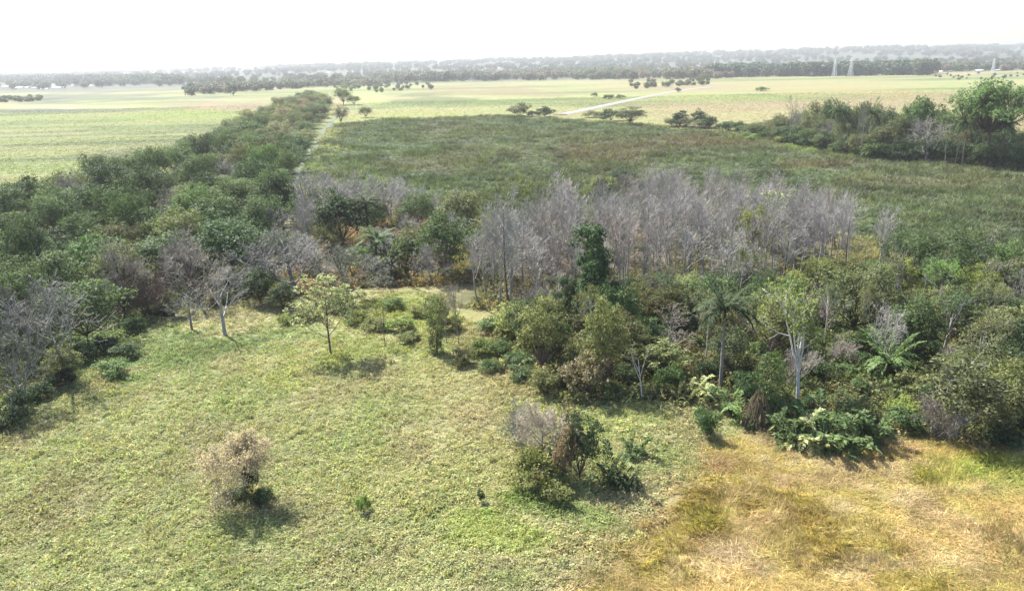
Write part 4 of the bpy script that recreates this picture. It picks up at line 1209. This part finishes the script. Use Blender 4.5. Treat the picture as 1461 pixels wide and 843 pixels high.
def pylon(px, py, ty, label):
    xy = G(px, py)
    h = HT(px, py, ty)
    b, tp = h * .115, h * .028
    root = bpy.data.objects.new('pylon', None)
    COL.objects.link(root)
    root.location = (xy[0], xy[1], gz1(*xy)); root.rotation_euler = (0, 0, .5)
    root['label'] = label; root['category'] = 'pylon'; root['group'] = 'pylons beyond the far field'
    zs = np.array([0, .16, .30, .43, .55, .66, .76, .85, .93, 1.0]) * h
    hw = b + (tp - b) * (zs / h) ** .8
    cs = np.array([[-1, -1], [1, -1], [1, 1], [-1, 1]])
    ring = np.concatenate([cs[None] * hw[:, None, None], np.broadcast_to(zs[:, None, None], (10, 4, 1))], -1)
    def bars(name, A, B, r):
        g = Geo(); A = np.array(A); B = np.array(B)
        g.tubes(A, B, np.full(len(A), r), np.full(len(A), r), 4)
        o = bpy.data.objects.new(name, g.build(name, M_STEEL)); COL.objects.link(o); o.parent = root
    for c in range(4):
        bars('leg', ring[:-1, c], ring[1:, c], .22)
    A, B = [], []
    for k in range(9):
        for c in range(4):
            d = (c + 1) % 4
            A += [ring[k, c], ring[k, d], ring[k + 1, c]]; B += [ring[k + 1, d], ring[k + 1, c], ring[k + 1, d]]
    bars('bracing', A, B, .11)
    for z, L in ((.70, .17), (.82, .21), (.93, .15)):
        Z = z * h; L = L * h
        bars('cross_arm', [[-L, 0, Z], [-L, 0, Z], [L, 0, Z], [0, 0, Z + h * .035], [-L, 0, Z], [L, 0, Z]],
             [[L, 0, Z], [0, 0, Z + h * .035], [0, 0, Z + h * .035], [0, 0, Z], [-L, 0, Z - h * .035], [L, 0, Z - h * .035]], .16)


pylon(1190, 111, 84, 'steel lattice pylon beyond the bright field, left one of the near pair')
pylon(1213, 110, 82, 'steel lattice pylon beyond the bright field, right one of the near pair')
pylon(1416, 104, 84, 'lone steel lattice pylon behind the far houses at the right')

M_WALL = plain_mat('rendered_wall', (.42, .40, .37), .8, .08, .2)
ROOFS = [plain_mat('roof_white', (.7, .69, .67), .5, .08, .2), plain_mat('roof_zinc', (.30, .31, .33), .4, .1, .2), plain_mat('roof_rust', (.38, .2, .14), .7, .2, .2)]


def house_meshes():
    L, D, H, R = 1.0, .55, .26, .22
    wv = np.array([[-L, -D, 0], [L, -D, 0], [L, D, 0], [-L, D, 0], [-L, -D, H], [L, -D, H], [L, D, H], [-L, D, H], [-L, 0, H + R], [L, 0, H + R]]) * .5
    wq = [[0, 1, 5, 4], [2, 3, 7, 6], [1, 2, 6, 5], [3, 0, 4, 7]]
    w = mesh_from('far_house_wall', wv, np.array(wq), np.array([[4, 7, 8], [5, 9, 6]]), M_WALL)
    e = .07
    rv = []
    for dz in (.012, .05):
        rv += [[-L - e, -D - e, H - e * R / D + dz], [L + e, -D - e, H - e * R / D + dz], [L + e, 0, H + R + dz], [-L - e, 0, H + R + dz], [L + e, D + e, H - e * R / D + dz], [-L - e, D + e, H - e * R / D + dz]]
    rq = [[6, 7, 8, 9], [9, 8, 10, 11], [0, 3, 2, 1], [3, 5, 4, 2], [0, 1, 7, 6], [5, 11, 10, 4], [1, 2, 8, 7], [2, 4, 10, 8], [3, 0, 6, 9], [5, 3, 9, 11]]
    rs_ = [mesh_from('far_house_roof', np.array(rv) * .5, np.array(rq), None, m) for m in ROOFS]
    return w, rs_


HW, HR = house_meshes()
rh = np.random.default_rng(9)


def far_xy(px, py):
    """Where a sight line meets the rising far land."""
    d = ray(px, py)
    t = np.linspace(900, 9000, 160)
    k = np.nonzero(CAM_H + d[2] * t < gz(d[0] * t, d[1] * t))[0]
    return None if len(k) == 0 else np.array([d[0], d[1]]) * t[k[0]]


def house(px, py, w, roof, label, group):
    xy = far_xy(px, py)
    if xy is None:
        return
    root = bpy.data.objects.new('far_house', None); COL.objects.link(root)
    root.location = (xy[0], xy[1], gz1(*xy) - .1); root.scale = (w, w * .9, w * .75 if w < 22 else w * .45)
    root.rotation_euler = (0, 0, rh.normal(0, .35))
    root['label'] = label; root['category'] = 'house'; root['group'] = group
    for n_, m_ in (('wall', HW), ('roof', HR[roof])):
        o = bpy.data.objects.new(n_, m_); COL.objects.link(o); o.parent = root


for k, (x, y, w, rf) in enumerate([(12, 125, 34, 0), (28, 126, 26, 1), (39, 126, 22, 0), (53, 126.5, 24, 1), (71, 124, 40, 0), (64, 128, 22, 0), (84, 126.5, 30, 0), (108, 124, 20, 1), (129, 123.5, 22, 0)]):
    house(x, y, w, rf, f'pale farm building in the left distance, {"first second third fourth fifth sixth seventh eighth ninth".split()[k]} from the left', 'farm buildings in the left distance')
for k, (x, y, w, rf) in enumerate([(1334, 104, 12, 2), (1345, 103.5, 12, 0), (1354, 103, 14, 0), (1368, 103, 14, 2), (1380, 102.5, 12, 0), (1396, 103, 20, 0), (1424, 102, 16, 1)]):
    house(x, y, w, rf, f'small house at the foot of the right far wood, {"first second third fourth fifth sixth seventh".split()[k]} from the left', 'houses below the right far wood')
TOWN = [(97, 112.5), (121, 113), (155, 112), (171, 110), (190, 111), (212, 110), (236, 108), (262, 109), (290, 107), (318, 106), (338, 108), (356, 104), (372, 107), (398, 103), (420, 105), (445, 102.5), (470, 104), (505, 103), (540, 101), (575, 103), (610, 100),
        (640, 100), (662, 99), (690, 101), (713, 98), (745, 99), (770, 97), (800, 99), (840, 96), (1140, 86.5), (1155, 85), (1262, 85), (1315, 86), (1210, 84)]
TOWN.sort()
TENS = [(w.strip() or 'first') for w in ORD] 
for k, (x, y) in enumerate(TOWN):
    house(x, y, 9 + 9 * rh.random(), int(rh.integers(0, 2)), f'pale house of the hazy far town, {TENS[k]} from the left', 'houses of the hazy far town')


# ------------------------------------------------------------------ far wood, grass, cloud, haze
def blade_clump(name, seed, n, L, lw, lean, spread, droop=.5, mat=None, seg=2):
    """One tuft: blades rising from a common foot and arching over."""
    rng = np.random.default_rng(seed)
    az = rng.random(n) * 6.283
    o = rng.normal(0, spread, (n, 2))
    d = np.stack([np.cos(az) * lean, np.sin(az) * lean, np.ones(n)], -1) + rng.normal(0, .2, (n, 3))
    d = norm(d)
    ll = L * (.55 + .7 * rng.random(n))
    side = norm(np.cross(d, np.array([0, 0, 1.0]) + rng.normal(0, .3, (n, 3))))
    p = np.concatenate([o, np.full((n, 1), -.08)], 1)
    v = []
    for k in range(seg + 1):
        s = k / seg
        c = p + d * (ll * s)[:, None] + np.stack([np.cos(az), np.sin(az), 0 * az], -1) * (droop * ll * s * s * .6)[:, None] - np.array([0, 0, 1]) * (droop * ll * s * s * .55)[:, None]
        wv = lw * (1 - .85 * s ** 1.5) * .5
        v += [c - side * wv, c + side * wv]
    v = np.stack(v, 1).reshape(-1, 3)
    m = 2 * (seg + 1)
    q = np.array([[2 * k, 2 * k + 1, 2 * k + 3, 2 * k + 2] for k in range(seg)])
    q = (q[None] + (np.arange(n) * m)[:, None, None]).reshape(-1, 4)
    return mesh_from(name, v, q, None, mat or M_BLADE, np.repeat(rng.random(n), seg))


def leafy_clump(name, seed, n, h, w, leaf, mat=None):
    rng = np.random.default_rng(seed)
    g = Geo()
    c = rng.normal(0, 1, (n, 3)) * np.array([w * .3, w * .3, 0]) ; c[:, 2] = h * (.15 + .85 * rng.random(n) * np.exp(-(c[:, 0] ** 2 + c[:, 1] ** 2) / (w * w * .25)))
    L = leaf * (.6 + .8 * rng.random(n))
    g.leaves(c, rng.normal(0, .6, (n, 3)) + np.array([0, 0, .7]), L, L * .5, rng)
    return g.build(name, mat or M_BLADE)


def instancer(name, meshes, P, Z, rot, scl, idx, col, extra=None):
    """One object of kind stuff: tufts set out on points by geometry nodes."""
    coll = bpy.data.collections.new(name + '_source')
    for k, m in enumerate(meshes):
        coll.objects.link(bpy.data.objects.new('%s_source_%02d' % (name, k), m))
    me = bpy.data.meshes.new(name)
    me.vertices.add(len(P))
    me.vertices.foreach_set('co', np.concatenate([P, Z[:, None]], 1).astype(np.float32).ravel())
    def att(n_, t, data, key):
        a = me.attributes.new(n_, t, 'POINT'); a.data.foreach_set(key, data.ravel())
    att('rot', 'FLOAT_VECTOR', rot.astype(np.float32), 'vector')
    att('scl', 'FLOAT_VECTOR', scl.astype(np.float32), 'vector')
    att('idx', 'INT', idx.astype(np.int32), 'value')
    att('col', 'FLOAT_COLOR', np.concatenate([np.clip(col, .005, .9), np.ones((len(P), 1))], 1).astype(np.float32), 'color')
    o = bpy.data.objects.new(name, me)
    COL.objects.link(o)
    nt = bpy.data.node_groups.new(name + '_nodes', 'GeometryNodeTree')
    nt.interface.new_socket('Geometry', in_out='INPUT', socket_type='NodeSocketGeometry')
    nt.interface.new_socket('Geometry', in_out='OUTPUT', socket_type='NodeSocketGeometry')
    n = nt.nodes; l = nt.links
    gi = n.new('NodeGroupInput'); go = n.new('NodeGroupOutput')
    ip = n.new('GeometryNodeInstanceOnPoints')
    ci = n.new('GeometryNodeCollectionInfo'); ci.inputs[0].default_value = coll
    ci.inputs['Separate Children'].default_value = True; ci.inputs['Reset Children'].default_value = True
    def named(nm, t):
        a = n.new('GeometryNodeInputNamedAttribute'); a.data_type = t; a.inputs[0].default_value = nm
        return a.outputs[0]
    l.new(gi.outputs[0], ip.inputs['Points'])
    l.new(ci.outputs[0], ip.inputs['Instance'])
    ip.inputs['Pick Instance'].default_value = True
    l.new(named('idx', 'INT'), ip.inputs['Instance Index'])
    er = n.new('FunctionNodeEulerToRotation'); l.new(named('rot', 'FLOAT_VECTOR'), er.inputs[0]); l.new(er.outputs[0], ip.inputs['Rotation'])
    l.new(named('scl', 'FLOAT_VECTOR'), ip.inputs['Scale'])
    l.new(ip.outputs[0], go.inputs[0])
    md = o.modifiers.new('tufts', 'NODES'); md.node_group = nt
    o['kind'] = 'stuff'
    return o


def sow(rng, y0, y1, dens, polyfn, half=.80, pad=6):
    """Random points on the ground strip y0..y1 that the picture can see."""
    A = (half * (y0 + y1) + 2 * pad) * (y1 - y0)
    n = int(A * dens)
    y = y0 + (y1 - y0) * rng.random(n * 2)
    x = (rng.random(n * 2) * 2 - 1) * (half * y1 + pad)
    k = (np.abs(x) < half * y + pad)
    x, y = x[k], y[k]
    m = polyfn(x, y)
    return np.stack([x[m], y[m]], -1)


rg = np.random.default_rng(31)
jig = lambda x, y: (fbm(x / 4, y / 4, 88, 3) - .5) * 5


def finish(name, meshes, P, smin, smax, bright=1.0, flow=None, tilt=.12, vary=.18, zs=None):
    n = len(P)
    col = cover(P[:, 0], P[:, 1]) * bright
    col = col * (1 + rg.normal(0, vary, (n, 1))) * (1 + rg.normal(0, .05, (n, 3)))
    s = smin + (smax - smin) * rg.random(n)
    s = s * (.75 + .5 * fbm(P[:, 0] / 3.5, P[:, 1] / 3.5, 99, 3))
    rot = np.stack([rg.normal(0, tilt, n), rg.normal(0, tilt, n), rg.random(n) * 6.283], -1)
    if flow is not None:
        rot = flow(P, rot)
    scl = np.stack([s, s, s * (1 if zs is None else zs(P))], -1)
    return instancer(name, meshes, P, gz(P[:, 0], P[:, 1]), rot, scl, rg.integers(0, len(meshes), n), col)


# low herbs and grass of the field in front
herb = [blade_clump('herb_tuft', 300 + k, 15, .55, .085, .75, .14, .7) for k in range(4)] + [leafy_clump('herb_leaf_tuft', 310 + k, 22, .4, .7, .2) for k in range(2)]
f_herb = lambda x, y: inside(W_HERB, x, y) + jig(x, y) > 0
P1 = np.concatenate([sow(rg, 36, 62, 12, f_herb), sow(rg, 62, 90, 7.0, f_herb), sow(rg, 90, 150, 3.6, f_herb)])
finish('field_herbs', herb, P1, .5, 1.05, zs=lambda P: (.55 + .9 * fbm(P[:, 0] / 2.2, P[:, 1] / 2.2, 61, 3)) * np.where(rg.random(len(P)) < .05, 1.9, 1))

# golden laid grass in the corner
gold = [blade_clump('gold_tuft', 320 + k, 22, .55, .035, 1.0, .2, .8, None, 2) for k in range(4)]


def swirl(P, rot):
    a = fbm(P[:, 0] / 4.5, P[:, 1] / 4.5, 5, 4) * 14
    lay = sstep(.42, .62, fbm(P[:, 0] / 5, P[:, 1] / 5, 6, 3))
    rot[:, 2] = a + rg.normal(0, 1, len(P)) * (1.2 - .8 * lay)
    rot[:, 0] = .15 + .6 * lay + rg.normal(0, .2, len(P))
    return rot


f_gold = lambda x, y: inside(W_GOLD, x, y) + jig(x, y) * .5 > -1.5
P2 = sow(rg, 36, 76, 16.0, f_gold)
finish('golden_grass', gold, P2, .55, 1.15, 1.0, swirl, 0, .2)

# reeds and sedge of the marsh
reed = [blade_clump('reed_tuft', 330 + k, 13, 1.25, .13, .45, .3, .55) for k in range(4)]
f_mid = lambda x, y: (inside(W_MID, x, y) > 0)
P3 = np.concatenate([sow(rg, 105, 200, 1.2, f_mid), sow(rg, 200, 320, .5, f_mid), sow(rg, 320, 545, .25, f_mid)])
finish('marsh_reeds', reed, P3, .7, 1.4, 1.15, None, .15, .3, lambda P: .5 + 1.3 * sstep(.3, .7, fbm(P[:, 0] / 9, P[:, 1] / 9, 12, 4)))

# undergrowth below the woods
under = [leafy_clump('undergrowth_tuft', 340 + k, 60, 1.1, 1.6, .32) for k in range(3)] + [blade_clump('undergrowth_grass', 345, 18, 1.0, .1, .6, .3, .6)]
f_un = lambda x, y: np.maximum.reduce([inside(W_WOOD, x, y), inside(W_COPSE, x, y), inside(W_GROVE, x, y), inside(W_BELT, x, y)]) + jig(x, y) * .4 > 0
f_un0 = f_un
f_un = lambda x, y: f_un0(x, y) & ((inside(W_GROVE, x, y) < 1) | (rg.random(len(x)) < .25))
P4 = np.concatenate([sow(rg, 55, 120, 1.6, f_un), sow(rg, 120, 190, .7, f_un), sow(rg, 190, 330, .3, f_un)])
finish('undergrowth', under, P4, .6, 1.4, 1.0, None, .15, .25)

# tussocks on the open fields
tus = [blade_clump('tussock', 350 + k, 12, 1.5, .35, .7, .7, .7) for k in range(2)]
f_far = lambda x, y: (inside(W_MID, x, y) < 0) & (inside(W_BELT, x, y) < 0) & (inside(W_RF, x, y) < 0)
P5 = np.concatenate([sow(rg, 150, 260, .5, f_far), sow(rg, 260, 420, .2, f_far), sow(rg, 420, 800, .07, f_far)])
finish('field_tussocks', tus, P5, .4, .8, 1.1, None, .1, .1, lambda P: np.full(len(P), .6))

# ------------------------------------------------------------------ woods in the far distance
def far_crown(name, seed):
    """Crown for trees a kilometre and more away: fewer, larger leaf masses."""
    rng = np.random.default_rng(seed)
    g = Geo()
    nl = 14
    cen = rng.normal(0, 1, (nl, 3)); cen = norm(cen) * (rng.random((nl, 1)) ** .4) * np.array([3.6, 3.6, 3.0]) + np.array([0, 0, 5.0])
    for k in range(nl):
        d = norm(rng.normal(0, 1, (38, 3)) + np.array([0, 0, .3]))
        p = cen[k] + d * (1.5 + 1.0 * rng.random((38, 1)))
        L = 1.0 + .8 * rng.random(38)
        g.leaves(p, d + rng.normal(0, .4, d.shape), L, L * .7, rng)
    p = np.stack([rng.normal(0, 1.8, 60), rng.normal(0, 1.8, 60), rng.random(60) * 4], -1)
    g.leaves(p, rng.normal(0, 1, p.shape), np.full(60, 1.2), np.full(60, .8), rng)
    return g.build(name, M_FARLEAF)


FAR = [far_crown('far_crown', 400 + k) for k in range(4)]
FP, FS, FC = [], [], []


def far_band(px0, px1, y_base, y_top, n, hgt, cols, depth=1.0):
    """Trees standing on the far land between two picture columns; rows vary along the band."""
    for k in range(n):
        px = px0 + (px1 - px0) * rg.random()
        t = (px - px0) / (px1 - px0)
        yb = y_base[0] + (y_base[1] - y_base[0]) * t; yt = y_top[0] + (y_top[1] - y_top[0]) * t
        py = yt + (yb - yt) * rg.random() ** depth
        xy = far_xy(px, py) if py < 118 else G(px, py)
        if xy is None:
            continue
        FP.append(xy); FS.append(hgt * (.7 + .6 * rg.random()) / 8.5); FC.append(cols[rg.integers(len(cols))] * (1 + rg.normal(0, .15)))


dk = [C(.045, .07, .04), C(.05, .075, .045), C(.07, .09, .05)]
ol = [C(.10, .12, .06), C(.12, .12, .07), C(.08, .10, .05), C(.16, .13, .09)]
pl = [C(.16, .18, .10), C(.14, .15, .09), C(.10, .12, .07)]
far_band(1010, 1330, (112, 108), (105, 101), 420, 20, dk)               # dark wood behind the pylons
far_band(545, 700, (119, 117), (112, 109), 150, 17, dk + ol)
far_band(700, 1060, (116, 113), (106, 102), 330, 15, ol)
far_band(1320, 1480, (104, 101), (98, 95), 130, 14, dk + ol)
far_band(0, 260, (122.5, 121), (119, 118.5), 240, 22, dk)
far_band(270, 500, (137, 122), (126, 116), 170, 12, dk + ol)
far_band(400, 560, (127, 123), (116, 113), 110, 11, ol + pl)
far_band(0, 60, (147, 145), (141, 140), 40, 5, ol)
far_band(1330, 1461, (116, 112), (107, 105), 30, 3, pl)
far_band(480, 620, (135, 128), (124, 119), 40, 6, pl)
far_band(900, 1010, (128, 122), (118, 115), 40, 6, pl + ol)
# wooded slopes behind the plain
hn = 5200
hy = 2000 + 5200 * rg.random(hn) ** .8
hx = (rg.random(hn) * 2 - 1) * (.78 * hy + 200)
hm = fbm(hx / 420, hy / 800, 93, 4) > .47
FP += list(np.stack([hx[hm], hy[hm]], -1)); m_ = int(hm.sum())
FS += list((12 + 9 * rg.random(m_)) / 8.5 * (1 + .5 * sstep(2500, 6000, hy[hm])))
FC += [dk[k % 3] * (1 + rg.normal(0, .2)) if k % 4 else ol[k % 3] for k in range(m_)]
FP = np.array(FP); FS = np.array(FS); FC = np.array(FC)
nf = len(FP)
fs3 = np.stack([FS * (.9 + .7 * rg.random(nf)), FS * (.9 + .7 * rg.random(nf)), FS], -1)
instancer('far_woodland', FAR, FP, gz(FP[:, 0], FP[:, 1]) - .2, np.stack([0 * FS, 0 * FS, rg.random(nf) * 6.283], -1), fs3, rg.integers(0, 4, nf), FC)

# ------------------------------------------------------------------ haze
X0, X1, Y0, Y1, Z0, Z1 = -10050, 10050, -2600, 9700, -6.0, 125.0
hv = [(x, y, z) for z in (Z0, Z1) for y in (Y0, Y1) for x in (X0, X1)]
hq = [[0, 2, 3, 1], [4, 5, 7, 6], [0, 1, 5, 4], [2, 6, 7, 3], [0, 4, 6, 2], [1, 3, 7, 5]]
hmat, hnn, hl = new_mat('haze_air')
pv = hnn.new('ShaderNodeVolumePrincipled')
pv.inputs['Color'].default_value = (.50, .515, .53, 1)
pv.inputs['Density'].default_value = .00016
pv.inputs['Anisotropy'].default_value = .15
pv.inputs['Density Attribute'].default_value = ''
hmat.cycles.homogeneous_volume = True
ho = hnn.new('ShaderNodeOutputMaterial'); hl.new(pv.outputs[0], ho.inputs['Volume'])
haze = bpy.data.objects.new('haze', mesh_from('haze', np.array(hv, float), np.array(hq), None, hmat))
COL.objects.link(haze)
haze['kind'] = 'stuff'
